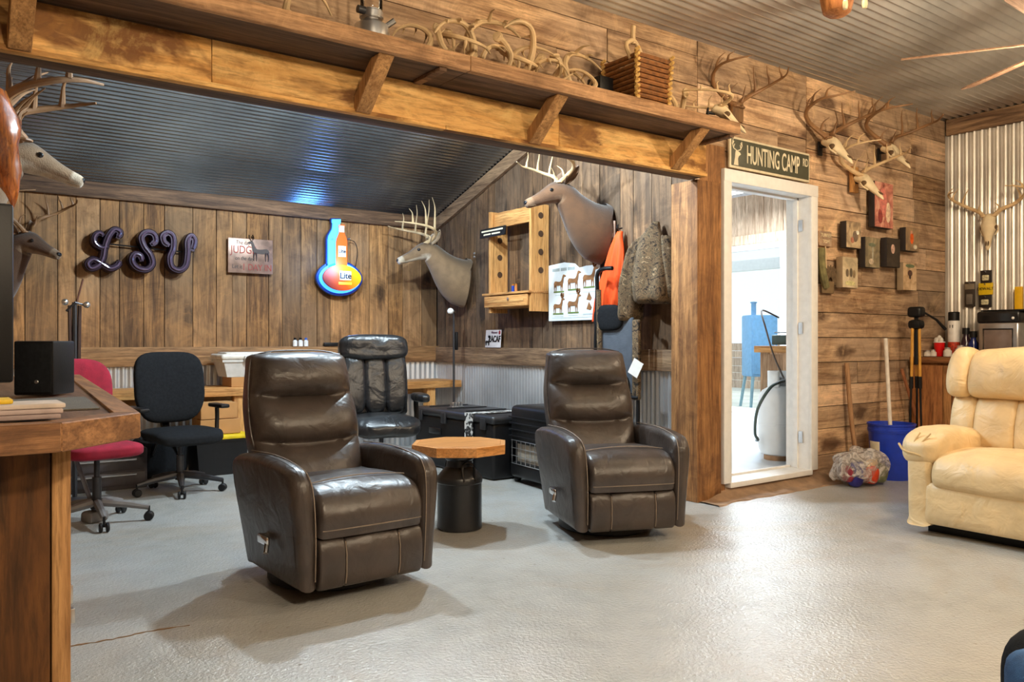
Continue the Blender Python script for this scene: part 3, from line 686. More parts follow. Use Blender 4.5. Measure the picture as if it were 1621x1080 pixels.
# papers on the bar
for i, (dz, w_, col) in enumerate(((0, .60, srgb(150, 132, 128)), (.013, .58, srgb(176, 158, 152)), (.026, .60, srgb(196, 182, 170)))):
    o = tag(MB().rbox((.04+.006*i, 2.42+.006*i, .9085+dz), (.50, .15, .012), .003).build('magazine', pm('paper_stack', col, .7, var=.25, scale=12)), ['bottom grey magazine of the pile on the bar', 'middle grey magazine of the pile on the bar', 'top pale magazine of the pile on the bar'][i], 'magazine', 'magazines on the bar')
tag(MB().rbox((.07, 2.445, .9465), (.24, .10, .012), .004).build('notepad', pm('yellow_cover', srgb(214, 176, 30), .6)), 'yellow notepad lying on the magazines on the bar', 'notepad')
b = MB(); b.prism([(-.2, 2.72), (.44, 2.72), (.485, 3.3), (-.2, 3.3)], .8935, .897, 'z')
tag(b.build('bar_mat', pm('mat', srgb(96, 88, 76), .9, bump=.4, bscale=200), loc=(.0, 0, 0)), 'thin brown mat lying on the bar top', 'mat')
t = thing('television', 'black television standing on the bar at the left edge', 'television', (-.115, 3.10, .905))
MB().rbox((0, 0, .35), (.72, .05, .58), .01).build('screen_back', M['black'], t); MB().rbox((0, 0, .03), (.10, .06, .08), .01).build('neck', M['black'], t); MB().rbox((0, 0, .006), (.34, .2, .012), .005).build('stand', M['black'], t)
t = thing('speaker_box', 'black speaker box on the bar beside the television', 'speaker', (.385, 3.55, .893), math.radians(-34))
t.scale = (.66, .80, .92)
MB().rbox((0, 0, .115), (.22, .2, .22), .008).build('cabinet', M['black'], t); MB().rbox((0, -.102, .115), (.2, .008, .2), .003).build('grille', M['black_fab'], t)
MB().ell((.02, -.107, .06), (.012, .003, .008), 6).build('badge', M['steel'], t)
# tall stand with two knobs behind the bar
t = thing('coat_stand', 'dark pole stand with two pale knobs behind the bar', 'stand', (.84, 6.14, 0))
MB().tube([(0, 0, .0), (0, 0, 1.36)], .016, 8).build('pole', M['dark_metal'], t); MB().lathe([(.16, 0), (.16, .02), (.02, .05), (0, .05)], n=20).build('base', M['dark_metal'], t)
MB().tube([(-.05, 0, 1.30), (.0, -.02, 1.36), (.07, 0, 1.34)], .008, 6).build('crossbar', M['dark_metal'], t); MB().tube([(.01, 0, 1.35), (.05, 0, 1.52)], .006, 6).build('rod', pm('rod_red', srgb(84, 44, 30)), t)
for x, z in ((-.06, 1.36), (.07, 1.345)): MB().ell((x, -.02, z), (.022, .022, .022), 6).build('knob', M['steel'], t)
for x in (-.03, .03): MB().tube([(x, 0, 1.34), (x*.8, 0, .9)], .012, 6).build('sleeve', pm('sleeve', srgb(54, 32, 26)), t)

# ================= office chairs =================
def star_base(t, r, zc, mat, cm=None, rot=0, n=5, h0=.09):
    for k in range(n):
        a = rot+2*PI*k/n; c, s = math.cos(a), math.sin(a)
        l = MB().tube([(.03*c, .03*s, h0+.035), (r*.6*c, r*.6*s, h0+.015), (r*c, r*s, h0-.01)], [.026, .022, .016], 8).build('base_arm', mat, t)
        w_ = MB()
        for d in (-.018, .018): w_.lathe([(.0, -.009), (.022, -.009), (.028, -.004), (.028, .004), (.022, .009), (0, .009)], (r*c-d*s, r*s+d*c, .028), 14, M=Rz(a+PI/2) @ Ry(PI/2))
        w_.tube([(r*c, r*s, .03), (r*c, r*s, h0)], .008, 6); w_.build('caster', cm or M['black'], l)
    MB().lathe([(.035, h0), (.035, h0+.04), (.026, h0+.05), (.026, zc*.7), (.016, zc*.7), (.016, zc)], n=16).build('gas_lift', M['dark_metal'], t)
# black fabric chair
t = thing('office_chair', 'black fabric office chair in front of the workbench', 'office chair', (1.53, 6.19, 0), math.radians(8))
star_base(t, .30, .38, M['dark_metal'], rot=.6)
b = MB(); b.sup((0, -.03, .42), (.25, .25, .05), 4, 12, fn=lambda q: (q.x, q.y, q.z-.5*ss(.5, 1, -q.y))); b.build('seat', M['black_fab'], t)
def bkf(q): return (q.x*(1-.12*ss(-.2, -1, q.z)), q.y+.9*q.x*q.x*-.8, q.z)
b = MB(); b.sup((0, .22, .755), (.255, .045, .265), 4, 14, M=Rx(math.radians(-8)), fn=bkf); b.build('backrest', M['black_fab'], t)
b = MB(); b.tube(cat_curve([(0, .05, .39), (0, .22, .40), (0, .29, .5), (0, .285, .72)], 4), [.022]*13, 8, flat=1.6); b.build('back_bar', M['black'], t)
for s in (-1, 1):
    a = MB(); a.tube(cat_curve([(s*.16, .02, .38), (s*.27, .02, .40), (s*.29, .03, .5), (s*.29, .03, .60)], 4), .016, 8); a = a.build('arm_support', M['black'], t)
    MB().rbox((s*.29, .0, .615), (.07, .24, .03), .012).build('arm_pad', M['black'], a)
# red chair
t = thing('task_chair', 'dark red fabric task chair tucked behind the bar end', 'office chair', (.86, 5.42, 0), math.radians(12))
red = pm('red_fabric', srgb(142, 18, 44), .9, var=.2, bump=.3, bscale=300)
star_base(t, .29, .40, pm('grey_plastic', srgb(110, 106, 104), .5), rot=-.55)
b = MB(); b.sup((0, -.02, .445), (.22, .22, .045), 4, 12); b.build('seat', red, t)
b = MB(); b.sup((0, .30, .80), (.21, .04, .19), 2.8, 12, M=Rx(math.radians(-8))); b.build('backrest', red, t)
MB().tube(cat_curve([(0, .1, .41), (0, .28, .42), (0, .35, .55), (0, .33, .75)], 4), .018, 8).build('back_bar', M['black'], t)
# broom-like grey tube standing against the bar
t = thing('floor_squeegee', 'grey metal tube with a wide foot leaning behind the bar', 'squeegee', onZ(150, 826, 0))
MB().tube([(0, 0, .06), (-.20, .05, .72)], .013, 8).build('handle', pm('grey_tube', srgb(120, 116, 120), .35, .5), t)
MB().rbox((0, 0, .035), (.13, .10, .07), .02, M=Rz(.5)).build('foot', pm('foot_grey', srgb(120, 114, 110), .7), t)
# black leather executive chair
t = thing('executive_chair', 'black leather high-back office chair behind the nearer recliner', 'office chair', (2.83, 5.55, 0), math.radians(-14))
bl = M['blackleather']; star_base(t, .31, .42, M['black'], rot=.2)
b = MB(); b.sup((0, -.03, .47), (.27, .27, .075), 3.5, 14, fn=lambda q: (q.x, q.y, q.z-.45*ss(.55, 1, -q.y)+.1*math.cos(q.x*3))); b.build('seat', bl, t)
b = MB()
for x in (-.165, 0, .165):
    b.sup((x, .24, .77), (.095, .065, .24), 3.6, 10, M=Rx(math.radians(-9)))
b.rbox((0, .29, .76), (.54, .07, .50), .03, 3, M=Rx(math.radians(-9))); b.build('backrest', bl, t, ang=70)
b = MB(); b.sup((0, .28, 1.045), (.275, .085, .105), 3.6, 14, M=Rx(math.radians(-9))); b.v = [tuple(Vector(p)+Vector((0, .012*noise.noise(Vector(p)*16), 0))) for p in b.v]; b.build('headrest', bl, t, ang=80)
for s in (-1, 1):
    a = MB().tube(cat_curve([(s*.2, .15, .44), (s*.30, .12, .46), (s*.31, .14, .60), (s*.30, .10, .66)], 4), .02, 8).build('arm_support', M['black'], t)
    MB().sup((s*.30, -.02, .665), (.045, .17, .035), 3.5, 10).build('arm_pad', bl, a)

# ================= workbench along the back wall =================
t = thing('workbench', 'long wooden workbench along the back wall under the neon letters', 'workbench', (0, 0, 0))
MB().rbox((2.33, 7.23, .665), (4.28, .50, .07), .004).build('worktop', M['pine_x'], t)
for x in (.45, 2.22, 4.13): MB().rbox((x, 7.05, .315), (.09, .09, .63), .004).build('leg', M['pine_z'], t)
MB().rbox((2.3, 7.44, .60), (4.1, .04, .1), .004).build('back_rail', M['pine_x'], t)
kr = pm('cardboard', srgb(178, 128, 76), .85, var=.12, scale=6)
def carton(c, size, label, rz=0, mat=None, group=None):
    t = thing('cardboard_box', label, 'box', (c[0], c[1], c[2]), rz, group=group)
    sx, sy, sz = size; MB().rbox((0, 0, sz/2), size, .003, 1).build('body', mat or kr, t)
    MB().box(-sx/2-.001, sx/2+.001, -.025, .025, sz, sz+.0015).build('tape', pm('tape', srgb(204, 170, 116), .35), t); return t
carton((2.32, 7.20, .70), (.30, .26, .085), 'flat cardboard box on the workbench under the pale bin')
t = thing('storage_bin', 'pale grey plastic bin with a lid on the workbench', 'storage bin', (2.33, 7.22, .787))
gp = pm('bin_grey', srgb(196, 192, 186), .5)
b = MB(); b.loft([[(x*w_, y*d, z) for x, y in ((-1, -1), (1, -1), (1, 1), (-1, 1))] for w_, d, z in ((.19, .13, 0), (.225, .155, .13), (.24, .165, .13), (.24, .165, .15))]); b.build('tub', gp, t)
b = MB(); b.rbox((0, 0, .175), (.50, .35, .05), .02, 3); b.rbox((0, 0, .205), (.40, .26, .02), .008); b.build('lid', pm('lid_grey', srgb(214, 208, 198), .5), t)
MB().rbox((.0, -.185, .16), (.12, .03, .05), .01).build('latch', gp, t)
t = thing('small_black_box', 'small black boxed gadget on the workbench beside the flat carton', 'box', (2.55, 7.14, .70)); MB().rbox((0, 0, .045), (.12, .09, .09), .006).build('body', M['black'], t)
MB().ell((0, -.046, .045), (.02, .003, .02), 6).build('dial', M['steel'], t)
t = thing('glue_bottle', 'small cream bottle with black cap on the workbench behind the red chair', 'bottle', (1.22, 7.18, .70)); MB().lathe([(.03, 0), (.032, .01), (.032, .06), (.015, .075), (.012, .08), (0, .08)], n=14).build('body', pm('cream', srgb(220, 200, 150)), t); MB().lathe([(.014, .08), (.014, .105), (0, .106)], n=12).build('cap', M['black'], t)
for i in range(3):
    t = thing('paint_bottle', ['left white bottle on the rail above the bin', 'middle white bottle on the rail above the bin', 'right blue-capped bottle on the rail above the bin'][i], 'bottle', (2.90+.055*i, 7.485, 1.049), group='bottles on the rail')
    MB().lathe([(.022, 0), (.022, .05), (.012, .06), (.012, .065), (0, .065)], n=12).build('body', M['white'], t); MB().lathe([(.013, .062), (.013, .082), (0, .083)], n=12).build('cap', [M['black'], M['black'], pm('blue_cap', srgb(60, 100, 190))][i], t)
tag(MB().rbox((0, 0, .018), (.26, .03, .036), .004).build('pencil_tray', M['black'], loc=(3.32, 7.482, 1.049)), 'dark flat tray on the rail behind the leather chair', 'tray')
# under the bench
carton((1.98, 6.93, .46), (.30, .28, .13), 'upper cardboard box on the black tote under the workbench', .05, group=None)
carton((2.0, 6.93, .335), (.32, .30, .12), 'lower cardboard box on the black tote under the workbench', -.04)
t = thing('storage_tote', 'black storage tote with a yellow lid under the workbench', 'storage tote', (2.0, 6.92, 0))
b = MB(); b.loft([[(x*w_, y*d, z) for x, y in ((-1, -1), (1, -1), (1, 1), (-1, 1))] for w_, d, z in ((.18, .16, 0), (.21, .19, .28), (.22, .2, .28), (.22, .2, .295))]); b.build('tub', M['black'], t); MB().rbox((0, 0, .313), (.46, .42, .035), .01).build('lid', pm('yellow_lid', srgb(222, 190, 20), .5), t)
t = thing('duffel_bag', 'black duffel bag on the floor under the workbench', 'bag', (1.57, 7.0, 0)); MB().sup((0, 0, .17), (.20, .2, .17), 4, 12).build('body', M['black_fab'], t); MB().tube(cat_curve([(-.1, -.2, .2), (-.05, -.22, .32), (.05, -.22, .32), (.1, -.2, .2)], 5), .012, 6).build('strap', M['black'], t)
t = thing('tool_chest', 'dark grey drawer chest on the floor behind the red chair', 'tool chest', (1.10, 6.73, 0)); dg_ = pm('chest_grey', srgb(62, 56, 58), .45)
MB().rbox((0, 0, .15), (.56, .40, .30), .01).build('cabinet', dg_, t)
for z in (.08, .19): 
    d = MB().rbox((0, -.205, z), (.52, .015, .095), .004).build('drawer', dg_, t); MB().tube([(-.2, -.22, z+.03), (.2, -.22, z+.03)], .008, 6).build('handle', M['steel'], d)
# ================= trunk, crate, lamp =================
t = thing('footlocker', 'long black storage trunk with patterned white tape by the wainscot', 'trunk', (3.88, 5.82, 0))
MB().rbox((0, 0, .225), (.52, 1.24, .45), .03, 3).build('body', M['black'], t); l = MB().rbox((0, 0, .475), (.55, 1.27, .07), .03, 3).build('lid', pm('trunk_lid', (.02, .02, .022), .4), t)
m_, nt_, b_ = nodes('patterned_tape'); ck_ = N(nt_, 'ShaderNodeTexNoise', Scale=38.0, Detail=2.0); tc_ = N(nt_, 'ShaderNodeTexCoord'); nt_.links.new(tc_.outputs['Object'], ck_.inputs['Vector']); nt_.links.new(ramp(nt_, ck_.outputs[0], .48, .52, srgb(40, 40, 42), srgb(214, 212, 206)), b_.inputs['Base Color'])
b = MB(); b.box(-.279, -.2765, -.36, -.24, .03, .51); b.box(-.279, .272, -.36, -.24, .51, .5125); b.build('tape_band', m_, t)
for y in (-.5, .1, .5): MB().rbox((-.272, y, .44), (.02, .07, .09), .005).build('latch', M['dark_metal'], t)
MB().rbox((-.266, .25, .32), (.02, .2, .06), .01).build('handle', M['black_gloss'], t)
b = MB()
for y in (-.45, -.15, .15, .45): b.rbox((0, y, .512), (.4, .03, .012), .004)
b.build('lid_rib', M['black'], l)
mbq = MB(); mbq.rbox((0, 0, .02), (.12, .06, .012), .003)
for i in range(4): mbq.rbox((-.045+.03*i, 0, .04), (.012, .05, .04), .003)
tag(mbq.build('metal_bracket', M['steel'], loc=(3.80, 6.02, .503)), 'small steel bracket lying on top of the black trunk', 'bracket')
t = thing('pet_crate', 'black plastic pet crate with a wire door beside the trunk', 'pet crate', (3.93, 4.80, 0), math.radians(-6))
mbq = MB(); mbq.rbox((0, 0, .45), (.46, .62, .30), .04, 3); 
for z in (.36, .41, .46, .51): mbq.rbox((0, 0, z), (.475, .635, .012), .004)
mbq.build('upper_shell', M['black'], t); MB().rbox((0, 0, .10), (.46, .62, .12), .03, 3).build('lower_shell', M['black'], t)
MB().rbox((.02, .02, .23), (.40, .54, .18), .02).build('blanket', pm('blanket', srgb(190, 178, 160), .95, var=.3, bump=.5), t)
mbq = MB()
for i in range(9): mbq.tube([(-.232, -.27+.0675*i, .15), (-.232, -.27+.0675*i, .33)], .003, 5)
for i in range(8): mbq.tube([(-.2+.057*i, -.312, .15), (-.2+.057*i, -.312, .33)], .003, 5)
for z in (.15, .21, .27, .33): mbq.tube([(.2, -.312, z), (-.232, -.312, z), (-.232, .28, z)], .003, 5)
mbq.build('wire_door', M['steel'], t)
for x in (-.18, .18):
    for y in (-.27, .27): MB().ell((x, y, .025), (.03, .03, .025), 6).build('foot', M['black'], t)
t = thing('floor_lamp', 'thin dark floor lamp with a bare white bulb in the alcove corner', 'floor lamp', (4.25, 6.78, 0))
MB().lathe([(.12, 0), (.12, .015), (.015, .03), (0, .03)], n=20).build('base', M['dark_metal'], t); MB().tube([(0, 0, .02), (0, 0, 1.40)], .011, 8).build('pole', M['dark_metal'], t)
arm = MB().tube([(.02, 0, 1.385), (-.06, -.06, 1.385)], .008, 8).build('arm', M['chrome'], t)
MB().ell((-.10, -.10, 1.39), (.032, .032, .03), 8).build('bulb', pm('opal_bulb', srgb(240, 240, 236), .3), arm)
MB().rbox((.03, 0, 1.1), (.03, .03, .18), .008).build('switch_box', M['black'], t)

# ================= antlers, deer, skulls =================
M['antler'] = pm('antler_bone', srgb(206, 176, 132), .55, var=.25, scale=9, bump=.15, bscale=60)
M['antler_dark'] = pm('antler_brown', srgb(128, 92, 58), .55, var=.3, scale=9, bump=.15, bscale=60)
M['bone'] = pm('skull_bone', srgb(226, 206, 168), .7, var=.12, scale=14, bump=.2, bscale=60)
M['socket'] = pm('socket_dark', srgb(96, 74, 50), .9)
BEAM = [(0, 0, 0), (-.045, .055, .07), (-.06, .15, .14), (-.005, .23, .20), (.10, .262, .245), (.205, .235, .27), (.285, .165, .285)]
def antler_mb(mb, sg, s=1.0, spread=1.0, rise=1.0, fwd=1.0, tines=(.10, .20, .17, .11), seed=0, r0=.019, burr=True, base=(0, 0, 0), M4=None):
    rg = random.Random(seed)
    P = [Vector((x*fwd, y*spread*sg, z*rise))*s+Vector((rg.uniform(-.008, .008), rg.uniform(-.008, .008), rg.uniform(-.006, .006)))*s*(i > 0) for i, (x, y, z) in enumerate(BEAM)]
    c = cat_curve(P, 6); n = len(c); b = Vector(base)
    X = (M4 or Matrix.Identity(4)); tf = lambda p: X @ (Vector(p)+b)
    mb.tube([tf(p) for p in c], [s*r0*(1-.78*(i/(n-1))**1.3)*(1+.12*noise.noise(Vector((i*.7, seed, 0)))) for i in range(n)], 8)
    if burr: mb.lathe([(r0*s*.8, -.008), (r0*s*1.5, -.004), (r0*s*1.5, .006), (r0*s*1.1, .012)], n=10, M=X @ Tr(*b))
    for k, (f, L) in enumerate(zip((.13, .42, .60, .77, .30, .52), tines)):
        if L <= 0: continue
        p = c[int(f*(n-1))]; L = L*s*rg.uniform(.85, 1.15); dx = rg.uniform(-.2, .25)
        d = Vector((.35 if k == 0 else .8 if k > 3 else dx*.5, -sg*(.25+.1*k)*(1 if k else .3), 1)).normalized()
        q = [p, p+d*L*.35+Vector((0, sg*.012*s, 0)), p+d*L*.7+Vector((.0, sg*.008*s, 0)), p+d*L+Vector((.02*s, -sg*.012*s, 0))]
        mb.tube([tf(a) for a in cat_curve(q, 4)], [s*r0*.62*(1-.85*(i/12)) for i in range(13)], 7)
    return mb
def fur(name, base, belly):
    m, nt, b = nodes(name); L = nt.links.new
    at = N(nt, 'ShaderNodeAttribute', attribute_name='coat'); tc = N(nt, 'ShaderNodeTexCoord')
    n = N(nt, 'ShaderNodeTexNoise', Scale=120.0, Detail=3.0); L(tc.outputs['Object'], n.inputs['Vector'])
    n2 = N(nt, 'ShaderNodeTexNoise', Scale=14.0, Detail=3.0); L(tc.outputs['Object'], n2.inputs['Vector'])
    c = mixc(nt, at.outputs['Fac'], base, belly); a2 = N(nt, 'ShaderNodeAttribute', attribute_name='dorsal'); c = mixc(nt, a2.outputs['Fac'], c, tuple(x*.28 for x in base)); c = mixc(nt, ramp(nt, n2.outputs[0], .35, .7), c, mixc(nt, .5, c, tuple(x*.5 for x in base)))
    L(c, b.inputs['Base Color']); b.inputs['Roughness'].default_value = .9; b.inputs['Sheen Weight'].default_value = .3
    bp = N(nt, 'ShaderNodeBump', Strength=.5, Distance=.006); L(n.outputs[0], bp.inputs['Height']); L(bp.outputs[0], b.inputs['Normal']); return m
COATS = [fur('grey_brown_coat', srgb(138, 110, 80), srgb(214, 198, 174)), fur('dark_coat', srgb(92, 64, 42), srgb(150, 126, 100)), fur('tan_coat', srgb(104, 70, 42), srgb(138, 106, 78))]
SP = [  # spine x, z, half height, half width
 (.0, -.02, .285, .175), (.05, .0, .285, .18), (.13, .045, .255, .172), (.21, .11, .21, .15), (.28, .18, .168, .125), (.34, .245, .138, .108), (.39, .30, .122, .098),
 (.44, .335, .108, .09), (.49, .335, .10, .083), (.54, .318, .088, .072), (.60, .292, .07, .056), (.66, .264, .056, .045), (.72, .238, .047, .039), (.765, .219, .043, .037), (.79, .209, .034, .03), (.80, .205, .015, .015)]
def deer_head(label, loc, rz, coat, s=1.0, ant={}, amat=None, tilt=0.0, lean=0.0):
    D = thing('deer_head_mount', label, 'deer head', loc, rz, group='mounted deer heads')
    D.scale = (s, s, s)
    if tilt: D.rotation_euler = (tilt, lean, rz)
    rings = []; coatv = []; dors = []; NK = 28
    P = [Vector((x, 0, z)) for x, z, a, b in SP]; pc = []
    C_ = cat_curve(P, 3); H_ = cat_curve([(a, b, 0) for _, _, a, b in SP], 3); n = len(C_)
    for i, p in enumerate(C_):
        t = (C_[min(i+1, n-1)]-C_[max(i-1, 0)]).normalized()
        if i < 3: t = Vector((1, 0, .12)).normalized()
        up = Vector((-t.z, 0, t.x)); a, b_ = H_[i].x, H_[i].y; ring = []
        for k in range(NK):
            an = 2*PI*k/NK; ca, sa = math.cos(an), math.sin(an)
            wv = 1-.10*max(0, sa) if i > 20 else 1-.06*max(0, -sa)
            q = p+up*(a*sa)+Vector((0, 1, 0))*(b_*ca*wv); ring.append(q)
            f = i/(n-1); w_ = 0
            if f > .40 and sa < -.45: w_ = .8
            if .40 < f < .62 and sa < -.2: w_ = max(w_, .75*ss(-.2, -.6, sa) if sa < -.2 else 0)
            if f > .82: w_ = max(w_, .75)
            if f > .9 and sa > .2: w_ = .35
            coatv.append(w_); dors.append((.95*ss(.1, .9, sa)*(1-ss(.5, .62, f)) + .55*ss(.55, .95, sa)*ss(.5, .6, f)*(1-ss(.72, .85, f)) + .5*ss(.2, .9, -sa)*(1-ss(.1, .4, f)))*(1-w_))
        rings.append(ring)
    b = MB(); b.loft(rings); o = b.build('body', coat, D, ang=80)
    a = o.data.attributes.new('coat', 'FLOAT', 'POINT'); a.data.foreach_set('value', coatv); a = o.data.attributes.new('dorsal', 'FLOAT', 'POINT'); a.data.foreach_set('value', dors)
    blk = M['black_gloss']
    MB().sup((.788, 0, .222), (.022, .027, .020), 2.6, 8).build('nose', blk, D)
    MB().tube([(.80, .0, .193), (.76, .030, .192), (.71, .038, .203)], .003, 5).build('mouth', M['socket'], D)
    MB().tube([(.80, .0, .193), (.76, -.030, .192), (.71, -.038, .203)], .003, 5).build('mouth', M['socket'], D)
    for sg in (-1, 1):
        e = MB().ell((.565, sg*.062, .345), (.019, .012, .017), 8).build('eye', blk, D)
        er = MB(); 
        def earf(u, v):
            w = math.sin(PI*min(1, v*.92+.06))**.75*.047; x = (u-.5)*2*w; return (x*.75+.35*v*-.06, sg*(.012+.03*(1-(2*u-1)**2))*-.6, .165*v)
        er.T = Tr(.425, sg*.07, .40) @ Rx(-sg*.62) @ Ry(-.25) @ Matrix.Diagonal((1.35, 1.2, 1.2, 1))
        er.grid(earf, 8, 10); eo = er.build('ear', coat, D); md = eo.modifiers.new('thick', 'SOLIDIFY'); md.thickness = .006
        a = eo.data.attributes.new('coat', 'FLOAT', 'POINT'); a.data.foreach_set('value', [.55 if .2 < (k % 9)/8 < .8 else .1 for k in range(len(eo.data.vertices))])
        am = MB(); antler_mb(am, sg, base=(.0, 0, 0), M4=Tr(.475, sg*.04, .425), **ant); am.build('antler', amat or M['antler'], D)
    return D
deer_head('deer head high on the left with thick dark-topped antlers', (.02, 5.68, 1.87), math.radians(-4), COATS[0], 1.0, dict(s=1.12, rise=1.1, fwd=1.3, tines=(.16, .20, .22, .18, .2, .17), seed=3, r0=.033), M['antler_dark'])
deer_head('dark deer head low in the left corner of the alcove', (.40, 7.50, 1.57), math.radians(-48), COATS[1], .85, dict(s=1.05, spread=1.2, rise=1.1, tines=(.12, .22, .16, .08), seed=5), M['antler_dark'])
deer_head('grey-brown deer head in the far corner, right of the neon bottle sign', (4.47, 6.90, 1.70), math.radians(163), COATS[0], .88, dict(s=1.2, spread=.8, rise=.6, fwd=1.15, tines=(.08, .30, .26, .16), seed=8))
deer_head('deer head over the wildlife poster, right of the open wooden rack', (4.47, 4.86, 1.98), math.radians(168), COATS[2], .87, dict(s=1.1, spread=.95, rise=.65, tines=(.1, .2, .2, .12), seed=9))
# varnished driftwood by the high deer
t = thing('driftwood_carving', 'glossy orange-brown driftwood piece hanging beside the high left deer', 'carving', (.02, 5.05, 2.12))
var_ = wood('varnished_wood', srgb(96, 34, 8), srgb(206, 110, 28), 'z', stain=.6, stcol=srgb(40, 14, 6), coat=1, rough=.2, spec=.6, bump=.1, vary=.05)
rings = []
for i in range(15):
    v = i/14; z = lerp(.36, -.30, v); r = [.05, .12, .17, .19, .2, .19, .17, .15, .13, .10, .085, .065, .05, .03, .008][i]; cx = .18+.10*ss(0, .5, v)+.12*ss(.35, 1, v)-.02
    rings.append([(cx+r*.95*math.cos(a)*(1+.25*noise.noise(Vector((math.cos(a)*2, v*5, 2)))), r*.6*math.sin(a), z+.05*noise.noise(Vector((a, v*4, 0)))) for a in [2*PI*k/20 for k in range(20)]])
MB().loft(rings).build('body', var_, t, ang=80)
MB().tube(cat_curve([(.0, 0, .1), (.1, .0, .2), (.2, .0, .35)], 4), .012, 6).build('hanger', M['dark_metal'], t)

def skull_mount(label, loc, rz, s=1.0, ant={}, pitch=.62, roll_=0, group='antlered skulls on the walls', amat=None, plaque=False):
    K = thing('deer_skull', label, 'deer skull', loc, group=group, rot=(roll_, 0, rz)); K.scale = (s, s, s)
    R4 = Tr(.07, 0, 0) @ Ry(pitch)
    SK = [(-.05, .0, .018, .02), (-.045, .0, .036, .04), (-.02, .008, .046, .046), (.02, .012, .048, .05), (.05, .008, .045, .058), (.08, .0, .04, .056), (.11, -.006, .034, .042), (.15, -.014, .027, .03), (.19, -.022, .02, .023), (.225, -.029, .013, .016), (.245, -.033, .005, .008)]
    C_ = cat_curve([(x, z, 0) for x, z, a, b in SK], 3); H_ = cat_curve([(a, b, 0) for x, z, a, b in SK], 3)
    b = MB(); b.T = R4
    b.loft([[(p.x, h.y*math.cos(a), p.y+h.x*math.sin(a)*(1 if math.sin(a) > 0 else .75)) for a in [2*PI*k/18 for k in range(18)]] for p, h in zip(C_, H_)])
    b.build('cranium', M['bone'], K, ang=70)
    for sg in (-1, 1):
        b = MB(); b.T = R4; b.ell((.062, sg*.048, .004), (.024, .014, .021), 8); b.build('eye_socket', M['socket'], K)
        b = MB(); b.T = R4; b.tube(cat_curve([(.04, sg*.056, -.008), (.075, sg*.064, -.018), (.12, sg*.042, -.024)], 4), .006, 6); b.build('cheekbone', M['bone'], K)
        b = MB(); b.T = R4; b.ell((.19, sg*.008, -.006), (.03, .006, .007), 6); b.build('nasal_opening', M['socket'], K)
        b = MB(); antler_mb(b, sg, M4=Tr(.085, sg*.035, .035), **ant); b.build('antler', amat or M['antler_dark'], K)
    b = MB(); b.tube([(-.015, 0, -.0), (.05, 0, -.01)], .012, 6); b.rbox((-.004, 0, -.02), (.012, .05, .10), .004); b.build('wall_hook', M['black'], K)
    if plaque: MB().rbox((.012, -.0, .015), (.03, .085, .20), .004).build('wood_block', M['pine_z'], K)
    return K
yw_ = 3.690
skull_mount('antlered skull on the plank wall, nearest the hunting camp sign', (5.70, yw_, 2.63), -PI/2, 1.08, dict(s=1.05, rise=.75, tines=(.10, .17, .14, .1), seed=21))
skull_mount('antlered skull on the plank wall, closest to the room corner', (6.56, yw_, 2.70), -PI/2, 1.05, dict(s=1.05, spread=1.15, rise=.75, tines=(.1, .18, .15, .1), seed=22))
skull_mount('antlered skull on the plank wall with a light wood block above the canvases', (6.15, yw_, 2.40), -PI/2, 1.05, dict(s=.95, spread=1.1, rise=.7, tines=(.12, .16, .14, .1), seed=23), amat=M['antler'], plaque=True)
skull_mount('antlered skull hanging alone on the corrugated metal wall', (7.745, 3.30, 2.17), math.radians(186), 1.1, dict(s=.9, spread=1.0, rise=.75, fwd=.9, tines=(.07, .14, .12, .08), seed=24), pitch=1.25, amat=M['antler'])

# ================= wall shelf over the beam =================
t = thing('wall_shelf', 'long wooden shelf on angled brackets above the alcove beam', 'shelf', (0, 0, 0))
b = MB(); b.rbox((1.2, 3.50, 2.455), (2.42, .40, .075), .004)
for x0, x1 in ((-2.83, 2.165), (2.168, 4.222)):
    MB().rbox(((x0+x1)/2, 3.52, 2.4555), (x1-x0, .36, .072), .003).build('board', M['old_shade_x'], t); MB().rbox(((x0+x1)/2, 3.32, 2.455), (x1-x0, .04, .076), .004).build('front_edge', M['shelf'], t)
for px in (572, 843, 1066, 30):
    x = onY(px, 160, 3.6).x
    b = MB(); b.prism([(3.33, 2.417), (3.42, 2.417), (3.598, 2.28), (3.598, 2.205), (3.575, 2.205)], x-.04, x+.04, 'x', .003, 1); b.build('bracket', M['bracket'], t)
for px in (690, 1145):
    x = onY(px, 120, 3.4).x; MB().rbox((x, 3.46, 2.408), (.04, .26, .018), .002).build('cleat', M['trim_dark'], t)
ZS = 2.4935
# shed antlers
random.seed(31)
proto = []
for i in range(5):
    o = MB(); antler_mb(o, [1, -1][i % 2], s=.52+.035*i, spread=1.1, rise=.7, fwd=1.1, tines=[(.07, .15, .12, .07), (.05, .12, .0, .06), (.08, .17, .13, 0), (.0, .14, .1, .05), (.06, .1, .15, .08)][i], seed=40+i, r0=.033); proto.append(o)
def shed(k, x, y, rot, dz, label, first={}):
    me = first.get(k)
    if me is None: me = first[k] = proto[k].mesh('shed_antler', M['antler'])
    o = bpy.data.objects.new('shed_antler', me); COL.objects.link(o); o.rotation_euler = rot
    R = o.rotation_euler.to_matrix(); zs = [(R @ v.co) for v in me.vertices]; mz = min(p.z for p in zs); my = max(p.y for p in zs); ny = min(p.y for p in zs)
    y = max(3.34-ny, min(3.69-my, y)) if my-ny < .35 else 3.69-my
    o.location = (x, y, ZS-mz+dz); return tag(o, label, 'antler', 'shed antlers on the shelf')
